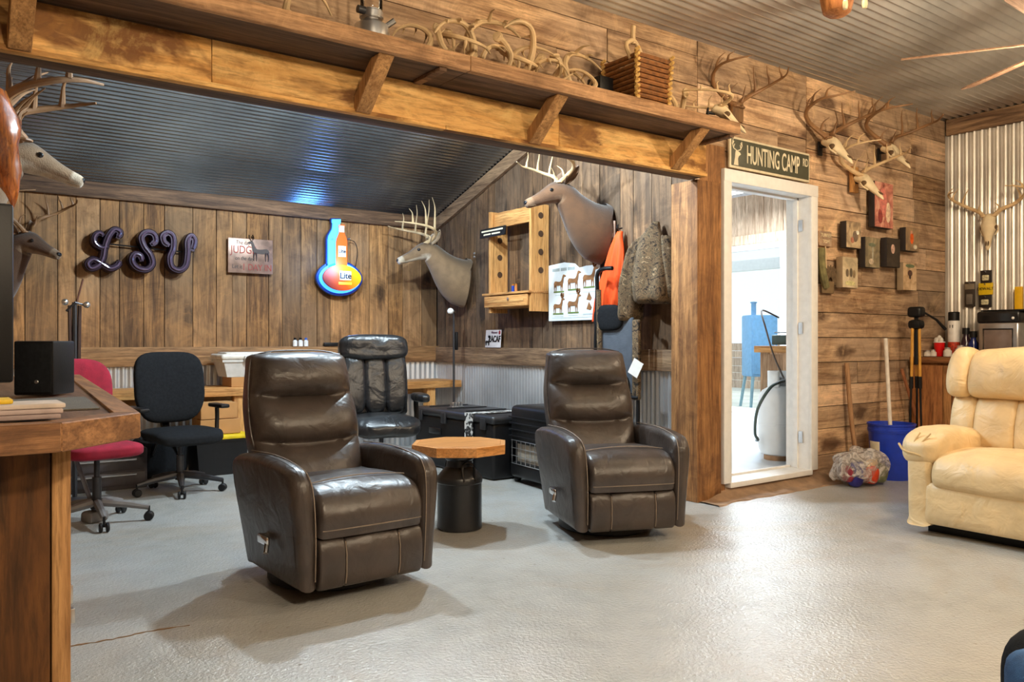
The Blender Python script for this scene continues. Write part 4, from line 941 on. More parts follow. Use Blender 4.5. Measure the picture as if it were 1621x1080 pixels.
WHERE = ['at the left end of the shelf pile', 'left part of the shelf pile, low in front', 'left part of the shelf pile, arching on top', 'left part of the shelf pile, tines up at the back', 'left-middle of the shelf pile, lying flat', 'left-middle of the shelf pile, crossing another', 'middle of the shelf pile, big front arch', 'middle of the shelf pile, leaning on the arch', 'middle of the shelf pile, behind the arch', 'middle-right of the pile, round front loop', 'middle-right of the pile, tip towards the basket', 'middle-right of the pile, lying behind the loop', 'right part of the pile, arched over a burr', 'right part of the pile, low at the shelf edge', 'right part of the pile, standing at the back', 'at the right end of the pile, touching the basket side']
for i in range(16):
    x = lerp(2.02, 3.08, i/15)+random.uniform(-.03, .03)
    shed(i % 5, x, random.uniform(3.42, 3.58), ([PI/2, PI/2, PI, -PI/2, PI/2*.6][i % 5]*random.uniform(.85, 1.1), random.uniform(-.35, .35), random.uniform(-.7, .7)+(PI if i % 3 == 0 else 0)), [0, .0, .03, .0, .05][i % 5], 'shed antler '+WHERE[i])
for i, (x, rz) in enumerate(((3.72, .2), (3.83, -.3), (3.93, .15))):
    shed(i+1, x, 3.5, (PI/2*.95, .1, rz+PI), 0, 'shed antler right of the basket, '+['next to the basket', 'middle of three', 'beside the skull'][i])
shed(0, 1.30, 3.45, (PI/2, .2, .4), 0, 'shed antler alone on the shelf left of the lantern')
skull_mount('antlered skull lying at the right end of the wooden shelf', (4.10, 3.46, 2.575), math.radians(-42), .9, dict(s=.85, spread=.8, rise=.3, fwd=-1.2, tines=(.06, .1, .1, .06), seed=27), pitch=.55, group='antlered skulls on the walls', amat=M['antler'])
t = thing('antler_rack', 'pale brown antler rack mounted on the plank wall above the shelf end', 'antler mount', (4.66, 3.69, 2.72), -PI/2, group='antlered skulls on the walls')
MB().rbox((.015, 0, .0), (.03, .12, .14), .01).build('plaque', M['barn_v'], t)
for sg in (-1, 1): b = MB(); antler_mb(b, sg, s=.95, spread=1.1, rise=.9, tines=(.12, .17, .14, .1), seed=33, M4=Tr(.03, sg*.03, .03)); b.build('antler', M['antler_dark'], t)
# lantern
t = thing('pressure_lantern', 'silver pressure lantern standing on the high shelf', 'lantern', (onY(588, 45, 3.46).x, 3.46, ZS)); st = M['steel']
MB().lathe([(.075, 0), (.083, .008), (.086, .05), (.08, .085), (.055, .105), (.035, .112), (.035, .12)], n=32).build('fount', st, t)
MB().lathe([(.05, .12), (.056, .125), (.056, .15), (.05, .155), (.05, .16)], n=28).build('collar', st, t)
MB().tube([(.06, -.03, .09), (.095, -.05, .12)], .014, 10).build('filler_cap', st, t); MB().tube([(-.05, -.03, .14), (-.085, -.03, .14)], .018, 12).build('valve_knob', M['dark_metal'], t)
MB().lathe([(.05, .16), (.052, .17), (.052, .30), (.05, .31)], n=28).build('globe', M['glass'], t); MB().lathe([(.06, .31), (.085, .315), (.07, .36), (.03, .38), (0, .385)], n=28).build('hood', st, t)
# basket
t = thing('twig_basket', 'square twig basket with a looped handle on the shelf', 'basket', (3.50, 3.50, ZS)); tw = pm('twig_brown', srgb(128, 80, 36), .5, var=.4, scale=30, bump=.2); la = pm('lashing', srgb(206, 164, 92), .6, var=.2, scale=60)
t.scale = (1.06, 1.06, 1.2); h = .125
for nm, ax, s in (('front_side', 0, -1), ('back_side', 0, 1), ('left_side', 1, -1), ('right_side', 1, 1)):
    b = MB()
    for i in range(10):
        z = .016+.024*i; k = h*(.93+.012*i); p, q = ((-k, s*k, z), (k, s*k, z)) if ax == 0 else ((s*k, -k, z), (s*k, k, z))
        b.tube([p, tuple((a+c)/2+random.uniform(-.002, .002) for a, c in zip(p, q)), q], .0115, 7)
    b.build(nm, tw, t)
for sx in (-1, 1):
    for sy in (-1, 1):
        b = MB(); pts = []
        for i in range(49):
            z = .005+.255*i/48; k = h*(.93+.45*z); pts.append((sx*(k+.006)+.010*math.cos(i*1.3), sy*(k+.006)+.010*math.sin(i*1.3), z))
        b.tube(pts, .0095, 5); b.build('corner_lashing', la, t)
MB().box(-h*.9, h*.9, -h*.9, h*.9, .004, .014).build('bottom', tw, t)
b = MB(); b.tube(cat_curve([(-.13, -.08, .22), (-.135, -.05, .29), (-.08, -.02, .33), (-.02, 0, .345), (.05, .02, .30), (.06, .03, .24)], 5), [.012]*26, 8); b.tube(cat_curve([(-.03, 0, .33), (-.035, .0, .38), (-.03, 0, .42)], 4), .014, 8); b.build('handle', M['antler'], t)
tag(MB().rbox((3.29, 3.60, ZS+.09), (.11, .12, .18), .01).build('black_tin', M['black']), 'small black tin on the shelf, left of the twig basket', 'tin')

# ================= hunting camp sign =================
t = thing('road_sign', 'dark green HUNTING CAMP RD sign above the white door frame', 'sign', (0, 0, 0))
p0, p1 = onY(1154, 243, 3.68), onY(1281, 270, 3.68); cx = (p0.x+p1.x)/2; W2 = (p1.x-p0.x)/2; cz = 2.432; hh = .112
MB().rbox((cx, 3.685, cz), (2*W2, .022, 2*hh), .008).build('board', pm('sign_cream', srgb(214, 200, 168), .5), t)
MB().rbox((cx, 3.6735, cz), (2*W2-.035, .006, 2*hh-.035), .006).build('panel', pm('sign_green', srgb(74, 74, 58), .5), t)
cm_ = pm('sign_letters', srgb(222, 210, 180), .5)
text('lettering', 'HUNTING CAMP', cm_, Tr(cx+.02, 3.670, cz-.005) @ TXY, .185, t, sx=.455, bold=.0015)
text('lettering', 'RD', cm_, Tr(cx+W2-.065, 3.670, cz+.03) @ TXY, .085, t, sx=.62)
b = MB(); b.prism([(0, 0), (.055, 0), (.05, .05), (.06, .07), (.085, .085), (.075, .098), (.055, .105), (.035, .115), (.02, .1), (.012, .05)], 0, .003, 'y'); x0 = cx-W2+.04
for q in ([(.03, .11), (-.005, .125), (-.02, .155), (-.01, .185)], [(.05, .11), (.08, .12), (.10, .15), (.095, .18)], [(-.005, .128), (.01, .155)], [(-.017, .15), (.0, .175)], [(.085, .125), (.075, .155)], [(.098, .15), (.082, .17)]):
    b.tube([(a, .0015, c) for a, c in q], .0045, 5)
b.v = [(x0+x*.9, 3.669+y, cz-.09+z*.95) for x, y, z in b.v]; b.build('deer_emblem', cm_, t)

# ================= alcove back wall: letters, tin sign, neon sign =================
YW = YB-.03
pur = pm('purple_metal', srgb(44, 28, 44), .3, .5, var=.2)
t = thing('letter_sign', 'dark purple metal script letters LSU on the plank back wall', 'letter sign', (0, 0, 0))
def letter(pxs, r=.030):
    pts = cat_curve([onY(x, y, YW-.07) for x, y in pxs], 8); n = len(pts)
    b = MB(); rings = []
    for i, p in enumerate(pts):
        a, c = pts[max(i-1, 0)], pts[min(i+1, n-1)]; d = (c-a).normalized(); nn = Vector((-d.z, 0, d.x)); w = r*(1 if 2 < i < n-3 else .7)
        o = Vector((0, .085, 0)); rings.append([p+nn*w, p+nn*w*.75-Vector((0, .012, 0)), p-nn*w*.75-Vector((0, .012, 0)), p-nn*w, p-nn*w+o, p+nn*w+o])
    b.loft(rings); lt = b.build('letter', pur, t, ang=25)
    b = MB(); b.tube([p-Vector((0, .02, 0)) for p in pts[2:-2]], .009, 7); b.build('neon_tube', pm('unlit_tube', srgb(92, 76, 98), .15, var=.05, coat=.5), lt)
letter([(186, 378), (190, 368), (181, 364), (172, 374), (166, 392), (163, 408), (156, 420), (144, 425), (139, 417), (148, 411), (162, 418), (174, 425), (185, 421), (190, 413)])
letter([(172, 390), (160, 392), (150, 384), (150, 374), (157, 369), (164, 374)], .026)
letter([(238, 388), (246, 382), (243, 371), (232, 368), (224, 376), (228, 390), (238, 404), (241, 418), (232, 427), (217, 424), (209, 413), (213, 403), (222, 405), (224, 414)])
letter([(268, 389), (260, 384), (258, 374), (266, 369), (274, 376), (274, 394), (269, 408), (272, 423), (284, 428), (294, 420), (297, 400), (297, 382), (303, 374), (308, 382), (304, 398)])
b = MB(); b.tube([onY(150, 384, YW-.008), onY(300, 400, YW-.008)], .006, 5); b.build('cable', M['black'], t)
# tin sign
t = thing('tin_sign', 'small worn metal sign with red words and a deer on the back wall', 'sign', (0, 0, 0))
a, c = onY(361, 378, YW-.02), onY(432, 433, YW-.02); sx0, sx1 = a.x, c.x; zt, zb = onY(396, 378, YW-.02).z, onY(396, 433, YW-.02).z
MB().rbox(((sx0+sx1)/2, YW-.012, (zt+zb)/2), (sx1-sx0, .012, zt-zb), .008).build('plate', pm('worn_tin', srgb(150, 120, 104), .35, .3, var=.4, scale=12), t)
W_, H_ = sx1-sx0, zt-zb; dk, rd = pm('sign_dark', srgb(60, 44, 38)), pm('sign_red', srgb(150, 52, 40))
for s, fx, fz, sz, mt in (("The day", .33, .87, .05, dk), ('JUDGE', .34, .66, .10, rd), ('on the day', .36, .42, .05, dk), ('Let it', .2, .18, .055, dk), ('1 DAY IN', .64, .17, .085, rd)):
    text('lettering', s, mt, Tr(sx0+W_*fx, YW-.019, zb+H_*fz) @ TXY, sz, t, sx=.8)
def deer_silhouette(mb, s=1.0, antl=True):
    mb.prism(smoothpoly([(-.42, .50), (-.30, .62), (0, .58), (.22, .62), (.36, .90), (.44, .98), (.62, .90), (.60, .84), (.46, .82), (.42, .62), (.34, .42), (.0, .36), (-.28, .38), (-.42, .42)], 3), -.004, .004, 'y')
    for x, d in ((-.36, -.04), (-.27, .03), (.22, -.02), (.31, .03)): mb.tube([(x, 0, .42), (x+d, 0, .2), (x+d*.4, 0, 0)], [.06, .03, .022], 5, flat=.15)
    if antl:
        for q in ([(.42, .96), (.34, 1.12), (.40, 1.28)], [(.46, .97), (.56, 1.1), (.56, 1.26)], [(.36, 1.08), (.46, 1.2)]): mb.tube([(a, 0, c) for a, c in q], .016, 4)
    mb.v = [(x*s, y, z*s) for x, y, z in mb.v]; return mb
b = MB(); deer_silhouette(b, .19); o = b.build('deer_picture', dk, t, loc=(sx0+W_*.72, YW-.018, zb+H_*.36)); o.scale = (-1, 1, 1)
# neon bottle and football
t = thing('neon_sign', 'glowing bottle and football sign with blue outline on the back wall', 'neon sign', (0, 0, 0))
def bottle_px(x0, y0, x1, y1, Y):
    pr = [(-1, 1), (-1, .42), (-.92, .34), (-.48, .2), (-.42, .08), (-.5, .07), (-.5, 0), (.5, 0), (.5, .07), (.42, .08), (.48, .2), (.92, .34), (1, .42), (1, 1)]
    return [(lambda q: (q.x, q.z))(onY((x0+x1)/2+u*(x1-x0)/2, lerp(y0, y1, v), Y)) for u, v in pr]
def ell_px(cx, cy, rx, ry, Y, n=40, pw=1.0):
    return [(lambda q: (q.x, q.z))(onY(cx+rx*math.cos(2*PI*k/n), cy+ry*math.sin(2*PI*k/n)*(1-.10*abs(math.cos(2*PI*k/n))**3)+rx*.04*math.cos(2*PI*k/n), Y)) for k in range(n)]
bl = emis('neon_blue', srgb(50, 140, 255), 3.0, (.1, .3, .6)); bl2 = emis('neon_pale_blue', srgb(70, 170, 255), 2.2)
edge = pm('sign_case_blue', srgb(30, 66, 140), .3)
b = MB(); b.prism(bottle_px(515, 346, 546, 424, YW-.03), YW-.05, YW-.01, 'y', .004, 1); b.build('bottle_case', edge, t)
b = MB(); b.prism(ell_px(536, 441, 37, 28, YW-.03), YW-.05, YW-.01, 'y', .004, 1); b.build('ball_case', edge, t)
b = MB(); b.prism(bottle_px(519, 347.5, 545, 424, YW-.06), YW-.075, YW-.052, 'y'); b.build('bottle_glow', bl2, t)
b = MB(); b.prism(ell_px(537.5, 440.5, 32.5, 24, YW-.06), YW-.075, YW-.052, 'y'); b.build('ball_glow', bl, t)
m_, nt_, b_ = nodes('ball_print'); tc_ = N(nt_, 'ShaderNodeTexCoord'); sp_ = N(nt_, 'ShaderNodeSeparateXYZ'); nt_.links.new(tc_.outputs['Generated'], sp_.inputs[0])
ad_ = N(nt_, 'ShaderNodeMath', operation='MULTIPLY_ADD'); nt_.links.new(sp_.outputs[2], ad_.inputs[0]); ad_.inputs[1].default_value = .5
nt_.links.new(sp_.outputs[0], ad_.inputs[2]); r_ = nt_.nodes.new('ShaderNodeValToRGB'); e_ = r_.color_ramp.elements
e_[0].position = .15; e_[0].color = (*srgb(84, 22, 40), 1); e_[1].position = 1.15; e_[1].color = (*srgb(255, 196, 20), 1); k_ = e_.new(.62); k_.color = (*srgb(224, 84, 20), 1)
sc_ = N(nt_, 'ShaderNodeMath', operation='MULTIPLY'); nt_.links.new(ad_.outputs[0], sc_.inputs[0]); sc_.inputs[1].default_value = .72; e_[0].position = .1; e_[2].position = .9; e_[1].position = .5
nt_.links.new(sc_.outputs[0], r_.inputs[0])
nt_.links.new(r_.outputs[0], b_.inputs['Base Color']); nt_.links.new(r_.outputs[0], b_.inputs['Emission Color']); b_.inputs['Emission Strength'].default_value = .55
YF = YW-.13
b = MB(); b.prism(ell_px(541, 440, 30.5, 20.5, YF), YF-.012, YF+.012, 'y', .006, 2); ball = b.build('ball_panel', m_, t)
b = MB(); b.prism(bottle_px(532, 356, 549.5, 422, YF), YF-.008, YF+.01, 'y', .004, 1); bot = b.build('bottle_panel', emis('bottle_amber', srgb(240, 90, 20), .95), t)
wh = emis('label_white', srgb(248, 240, 214), .5); dg2 = pm('logo_navy', srgb(26, 44, 60))
def card(x0, y0, x1, y1, nm, mt, Y, par): a, c = onY(x0, y0, Y), onY(x1, y1, Y); return MB().rbox(((a.x+c.x)/2, Y, (a.z+c.z)/2), (c.x-a.x, .004, a.z-c.z), .0015).build(nm, mt, par)
card(535.5, 389, 547.5, 407, 'label', wh, YF-.011, bot); card(537, 357, 545, 368, 'neck_label', wh, YF-.011, bot); card(538, 429, 556, 444, 'logo_plate', wh, YF-.015, ball); card(536, 446.5, 557, 451.5, 'slogan_plate', emis('plate_gold', srgb(255, 190, 50), .7), YF-.015, ball)
q = onY(541.5, 398, YF-.014); text('lettering', 'Lite', dg2, Tr(q.x, YF-.016, q.z) @ TXY, .05, bot, bold=.001); q = onY(547, 437, YF-.018); text('lettering', 'Lite', dg2, Tr(q.x, YF-.021, q.z) @ TXY, .082, ball, bold=.0015)
b = MB()
for x in (520, 546): q = onY(x, 380, YW); b.tube([(q.x, YW-.12, q.z), (q.x, YW, q.z)], .006, 6)
for x in (515, 560): q = onY(x, 442, YW); b.tube([(q.x, YW-.12, q.z), (q.x, YW, q.z)], .006, 6)
b.build('standoff', M['steel'], t)
b = MB(); b.tube(cat_curve([onY(553, 380, YW-.03), onY(562, 384, YW-.01), onY(566, 400, YW-.006), onY(562, 425, YW-.01)], 5), .004, 5); b.build('cord', M['black'], t)

# ================= alcove right wall =================
XW = XA-.026
t = thing('wall_rack', 'open golden-wood wall rack with holed side panels and a drawer', 'rack', (0, 0, 0)); pz = M['pine_z']
y0, y1 = 5.58, 6.20
for y in (y0, y1):
    b = MB(); b.prism([(4.28, 1.36), (XW, 1.36), (XW, 2.30), (4.28, 2.30)], y-.015, y+.015, 'y'); sd = b.build('side_panel', pz, t)
    for z in (1.72, 1.88, 2.04, 2.20):
        b = MB(); b.lathe([(.0, 0), (.028, 0), (.028, .002), (0, .002)], n=20, M=Tr(4.385, y-.0155, z) @ Rx(PI/2)); b.build('hole', pm('hole_dark', srgb(70, 44, 20), .9), sd)
MB().rbox((4.34, (y0+y1)/2, 2.22), (.03, y1-y0-.03, .14), .004).build('top_rail', M['pine_y'], t)
MB().rbox((4.385, (y0+y1)/2+.02, 1.46), (.19, y1-y0-.04, .12), .004).build('drawer_box', M['pine_y'], t)
b = MB(); b.rbox((4.262, 5.92, 1.46), (.02, .66, .10), .004); b.rbox((4.255, 5.92, 1.46), (.012, .56, .025), .003); dr = b.build('drawer_front', M['pine_y'], t)
MB().rbox((4.36, 5.92, 1.53), (.23, .72, .02), .004).build('ledge', M['pine_y'], t)
MB().lathe([(.01, 0), (.014, .008), (0, .012)], n=10, M=Tr(4.248, 5.86, 1.475) @ Ry(-PI/2)).build('lock', M['steel'], dr)
t2 = thing('plaque_sign', 'small black sign with white lettering on the wooden rack top', 'sign', (4.245, 6.10, 2.10), rot=(math.radians(-7), 0, -PI/2))
MB().rbox((0, 0, 0), (.40, .018, .085), .004).build('board', M['black'], t2); [MB().box(x, x+w_, -.0115, -.009, z, z+.014).build('text_line', cm_, t2) for x, w_, z in ((-.17, .34, .008), (-.13, .11, -.024), (.0, .13, -.024))]
for i, (dy, cl) in enumerate(((0, srgb(30, 60, 150)), (.045, srgb(170, 110, 60)))):
    t2 = thing('battery', ['blue battery standing on the wooden rack ledge', 'copper-topped battery standing on the wooden rack ledge'][i], 'battery', (4.30, 5.86-dy, 1.541), group='batteries on the rack'); MB().lathe([(.014, 0), (.014, .055), (0, .055)], n=14).build('body', pm('cell%d' % i, cl, .35), t2); MB().lathe([(.0145, .055), (.0145, .068), (.005, .069), (.005, .073), (0, .073)], n=14).build('cap', pm('copper', srgb(200, 130, 60), .3, .8), t2)
# poster
t = thing('wildlife_poster', 'torn white wildlife poster with deer drawings under the deer head', 'poster', (XW-.012, 5.215, 1.525), -PI/2)
b = MB(); b.prism([(-.33, -.25), (.31, -.25), (.325, .0), (.335, .29), (.30, .275), (.24, .20), (.16, .20), (.08, .19), (.02, .23), (-.12, .25), (-.33, .235)], -.003, 0, 'y'); b.build('sheet', pm('poster_paper', srgb(214, 222, 226), .6, var=.05, bump=.1, bscale=8), t)
ink = pm('ink_brown', srgb(128, 86, 50), .8, var=.3); gr = pm('ink_green', srgb(98, 120, 62), .8); gy = pm('ink_grey', srgb(150, 160, 160), .8)
for i, (x, z, s, an) in enumerate(((-.19, .0, .15, False), (-.0, .01, .16, False), (.20, .02, .17, True), (-.20, -.19, .14, True), (-.0, -.185, .16, True))):
    b = MB(); deer_silhouette(b, s, an); b.build('deer_picture', ink, t, loc=(x, -.004, z)); MB().rbox((x, -.004, z), (.14, .003, .014), .001).build('grass_strip', gr, t)
for z in (-.08, -.16):
    b = MB(); b.prism([(.17, z), (.20, z+.06), (.235, z+.01), (.22, z-.01)], -.006, -.003, 'y'); b.build('hoof_picture', ink, t)
[MB().box(x, x+w_, -.0045, -.003, .178, .204).build('heading', gy, t) for x, w_ in ((-.28, .10), (-.165, .08), (-.07, .09))]
for x, z, w_ in ((-.19, -.03, .10), (0, -.025, .12), (.2, -.02, .15), (-.19, -.215, .12), (.0, -.21, .12), (.2, -.20, .15), (.2, -.207, .15), (.0, -.228, .56)): MB().box(x-w_/2, x+w_/2, -.0045, -.003, z, z+.003).build('text_line', gy, t)
# vest, jacket
def hang(mb, rows, seed=0, folds=7, amp=.18, nk=36):
    rings = []
    R_ = cat_curve([(z, cx, hw) for z, cx, hw, hd in rows], 4); D_ = cat_curve([(hd, 0, 0) for z, cx, hw, hd in rows], 4)
    for r, d in zip(R_, D_):
        ring = []
        for k in range(nk):
            a = 2*PI*k/nk; f = 1+amp*math.sin(folds*a+seed+3*noise.noise(Vector((r.x*3, seed, 0))))*min(1, abs(r.x)*4)+.12*noise.noise(Vector((math.cos(a)*2, r.x*6, seed)))
            ring.append((r.y+max(.005, r.z)*math.cos(a), min(-.004, -d.x+d.x*f*math.sin(a)), r.x+.012*noise.noise(Vector((a*2, r.x*4, seed+5)))))
        rings.append(ring)
    return mb.loft(rings)
t = thing('hunting_vest', 'bright orange hunting vest hanging on the wall hook', 'vest', (XW-.01, 4.63, 1.96), -PI/2)
og = pm('blaze_orange', srgb(255, 84, 20), .7, var=.1, scale=8); b = MB()
hang(b, [(0, 0, .025, .02), (-.05, -.01, .04, .03), (-.16, -.03, .085, .035), (-.32, -.07, .115, .035), (-.5, -.13, .14, .035), (-.68, -.185, .13, .03), (-.70, -.19, .125, .028)], 1, 8, .45); b.build('cloth', og, t, ang=80)
MB().tube(cat_curve([(-.19, -.05, -.66), (-.15, -.05, -.72), (-.13, -.05, -.85), (-.14, -.05, -.95)], 5), .022, 8, flat=.4).build('strap', og, t)
MB().tube(cat_curve([(0, .0, .03), (0, -.05, .02), (.01, -.06, .05)], 4), .006, 6).build('hook', M['dark_metal'], t)
m_, nt_, b_ = nodes('camouflage'); tc_ = N(nt_, 'ShaderNodeTexCoord'); n1_ = N(nt_, 'ShaderNodeTexNoise', Scale=15.0, Detail=7.0, Roughness=.7, Distortion=1.5); nt_.links.new(tc_.outputs['Object'], n1_.inputs['Vector'])
r_ = nt_.nodes.new('ShaderNodeValToRGB'); r_.color_ramp.interpolation = 'CONSTANT'; e_ = r_.color_ramp.elements; e_[0].position = 0; e_[0].color = (*srgb(30, 23, 17), 1); e_[1].position = .60; e_[1].color = (*srgb(146, 122, 92), 1)
for p_, c_ in ((.42, srgb(84, 66, 46)), (.48, srgb(112, 90, 64)), (.54, srgb(66, 56, 40))): k_ = e_.new(p_); k_.color = (*c_, 1)
nt_.links.new(n1_.outputs[0], r_.inputs[0]); nt_.links.new(r_.outputs[0], b_.inputs['Base Color']); b_.inputs['Roughness'].default_value = .9; M['camo'] = m_
t = thing('camo_jacket', 'camouflage jacket hanging on the wall beside the corner post', 'jacket', (XW-.01, 4.235, 1.99), -PI/2)
b = MB(); hang(b, [(0, 0, .02, .03), (-.06, .0, .05, .06), (-.14, .01, .10, .09), (-.30, .02, .15, .11), (-.48, .04, .17, .12), (-.58, .05, .165, .12), (-.61, .05, .15, .10)], 3, 5, .16); b.build('body', m_, t, ang=80)
b = MB(); hang(b, [(-.08, -.04, .03, .05), (-.2, -.10, .06, .10), (-.4, -.16, .08, .11), (-.62, -.19, .085, .11), (-.72, -.20, .08, .10), (-.74, -.20, .06, .08)], 4, 5, .1); b.build('sleeve', m_, t, ang=80)
b = MB(); hang(b, [(-.12, .12, .03, .05), (-.3, .17, .05, .07), (-.5, .20, .055, .07), (-.62, .19, .05, .06)], 6, 4, .1); b.build('sleeve', m_, t, ang=80)
# climbing tree stand leaning below
t = thing('tree_stand', 'folded tree stand with grey mesh seat and camouflage pad behind the recliner', 'tree stand', (XW-.03, 4.50, 0), -PI/2); dm_ = M['black']
b = MB(); b.tube(cat_curve([(-.28, -.16, .05), (-.27, -.14, .9), (-.255, -.13, 1.45), (-.23, -.15, 1.62), (-.15, -.16, 1.66), (-.06, -.15, 1.66)], 6), .017, 8); b.build('side_rail', dm_, t)
b = MB(); b.tube([(.20, -.14, .02), (.19, -.12, 1.25)], .015, 8); b.build('side_rail', dm_, t)
b = MB(); b.tube([(-.28, -.17, .68), (.22, -.15, .68)], .014, 8); b.tube([(-.28, -.16, .10), (.22, -.15, .10)], .014, 8); b.build('cross_bar', dm_, t)
MB().rbox((-.02, -.13, .99), (.34, .03, .58), .02, 3).build('mesh_seat', pm('mesh_grey', srgb(78, 84, 94), .8, bump=.5, bscale=300), t)
MB().sup((-.1, -.155, 1.28), (.16, .03, .10), 3, 10).build('pad', M['black_fab'], t); MB().sup((.06, -.16, .74), (.07, .02, .11), 2.6, 10).build('pad', M['black_fab'], t)
MB().rbox((.19, -.14, .96), (.07, .04, .60), .015).build('camo_pad', M['camo'], t)
MB().tube([(-.2, -.165, 1.5), (-.19, -.165, 1.02)], .02, 6).build('strap', M['camo'], t)
b = MB(); b.box(-.045, .045, -.002, .002, -.06, .06); o = b.build('paper_tag', M['white'], t, loc=(.225, -.185, .90)); o.rotation_euler = (0, .5, .2)
b = MB(); 
for x in (-.22, .0, .14): b.tube([(x, -.16, .68), (x+.03, -.13, .12)], .012, 6)
b.build('leg_brace', dm_, t)
# little wall plates
t = thing('thermometer_plate', 'small pale sticker plate on the wall left of the orange vest', 'plate', (XW-.012, onX(971, 366, XW).y, onX(971, 366, XW).z), -PI/2); MB().rbox((0, 0, 0), (.07, .012, .16), .004).build('board', pm('plate_tan', srgb(170, 136, 116), .5), t)
for z in (.03, -.035): MB().rbox((0, -.008, z), (.035, .004, .035), .004).build('sticker', M['white'], t)
q = onX(752, 404, XW); t = thing('door_catch', 'small brass-coloured catch on the wall behind the far deer', 'catch', (q.x-.008, q.y, q.z), -PI/2)
for z in (-.018, .018): MB().ell((0, -.0, z), (.012, .01, .012), 6).build('knob', M['steel'], t)
# licence plate leaning on the rail
q = onX(780, 541, 4.452); t = thing('licence_plate', 'white licence plate leaning on the chair rail', 'licence plate', (4.452, q.y, 1.037), rot=(math.radians(-4), 0, -PI/2))
MB().rbox((0, 0, .085), (.26, .004, .17), .004).build('plate', pm('plate_white', srgb(214, 206, 204), .4), t); text('lettering', '2ACAF', M['black'], Tr(.03, -.005, .08) @ TXY, .085, t, sx=.75, bold=.002); text('lettering', 'Missouri', pm('plate_ink', srgb(120, 90, 100)), Tr(.02, -.005, .145) @ TXY, .03, t)
MB().ell((.105, -.004, .145), (.016, .003, .02), 6).build('sticker', pm('sticker_red', srgb(150, 30, 40)), t); b = MB(); deer_silhouette(b, .075); b.build('deer_picture', M['black'], t, loc=(-.085, -.005, .02))

# ================= canvases on the plank wall =================
def photo_mat(name, cols, scale, seed, bands=True):
    m, nt, b = nodes(name); tc = N(nt, 'ShaderNodeTexCoord'); mp = N(nt, 'ShaderNodeMapping'); mp.inputs['Location'].default_value = (seed*3.1, seed*1.7, seed*.9); nt.links.new(tc.outputs['Object'], mp.inputs['Vector'])
    n = N(nt, 'ShaderNodeTexNoise', Scale=scale, Detail=5.0, Roughness=.6, Distortion=.8); nt.links.new(mp.outputs[0], n.inputs['Vector'])
    r = nt.nodes.new('ShaderNodeValToRGB'); e = r.color_ramp.elements; e[0].position = .3; e[0].color = (*cols[0], 1); e[1].position = .7; e[1].color = (*cols[-1], 1)
    for i, c in enumerate(cols[1:-1]): k = e.new(.3+.4*(i+1)/(len(cols)-1)); k.color = (*c, 1)
    nt.links.new(n.outputs[0], r.inputs[0]); nt.links.new(r.outputs[0], b.inputs['Base Color']); b.inputs['Roughness'].default_value = .5; return m
YCV = 3.635
CV = [(1385, 1414, 289, 361, [srgb(120, 60, 48), srgb(206, 130, 110), srgb(236, 190, 160)], 'tall pink-toned canvas photo, highest of the canvases on the plank wall'),
      (1340, 1363, 351, 393, [srgb(88, 76, 66), srgb(176, 150, 116), srgb(222, 200, 160)], 'small pale canvas photo, upper left below the skull with the wood block'),
      (1370, 1393, 376, 424, [srgb(84, 76, 62), srgb(134, 120, 92), srgb(172, 156, 124)], 'greyish canvas photo, left of the dark canvas'),
      (1404, 1425, 377, 423, [srgb(46, 38, 32), srgb(62, 52, 42), srgb(76, 64, 52)], 'dark canvas photo with one small pale figure'),
      (1434, 1455, 361, 398, [srgb(110, 96, 78), srgb(160, 130, 96), srgb(196, 160, 116)], 'canvas photo with an orange figure, farthest right upper canvas'),
      (1334, 1358, 407, 456, [srgb(150, 136, 110), srgb(196, 176, 140), srgb(226, 208, 176)], 'pale canvas photo of a group, lower left of the canvases'),
      (1430, 1451, 416, 460, [srgb(150, 120, 88), srgb(204, 170, 130), srgb(232, 206, 168)], 'pale tan canvas photo with a dark animal, lower right of the canvases')]
FIG = [[((.45, .55), .24, .40, srgb(214, 126, 112)), ((.72, .35), .16, .28, srgb(240, 200, 168)), ((.3, .25), .16, .2, srgb(150, 66, 60))],
       [((.6, .45), .22, .26, srgb(118, 100, 84)), ((.75, .6), .14, .1, srgb(236, 226, 206)), ((.4, .3), .15, .14, srgb(170, 108, 84))],
       [((.5, .5), .07, .35, srgb(166, 160, 140)), ((.45, .75), .3, .08, srgb(110, 116, 92)), ((.4, .2), .2, .12, srgb(196, 176, 150))],
       [((.45, .62), .17, .2, srgb(214, 176, 156)), ((.42, .6), .08, .1, srgb(120, 60, 50))],
       [((.45, .55), .16, .30, srgb(222, 96, 30)), ((.42, .8), .1, .09, srgb(206, 150, 120)), ((.7, .2), .18, .12, srgb(226, 214, 190))],
       [((.3, .48), .12, .16, srgb(112, 96, 76)), ((.55, .5), .12, .18, srgb(96, 84, 66)), ((.75, .46), .1, .16, srgb(130, 110, 80)), ((.5, .15), .42, .1, srgb(206, 196, 140))],
       [((.5, .62), .22, .14, srgb(90, 62, 50)), ((.5, .88), .42, .08, srgb(104, 116, 84)), ((.5, .5), .1, .12, srgb(66, 48, 40))]]
bside = pm('canvas_edge', srgb(40, 32, 30), .7)
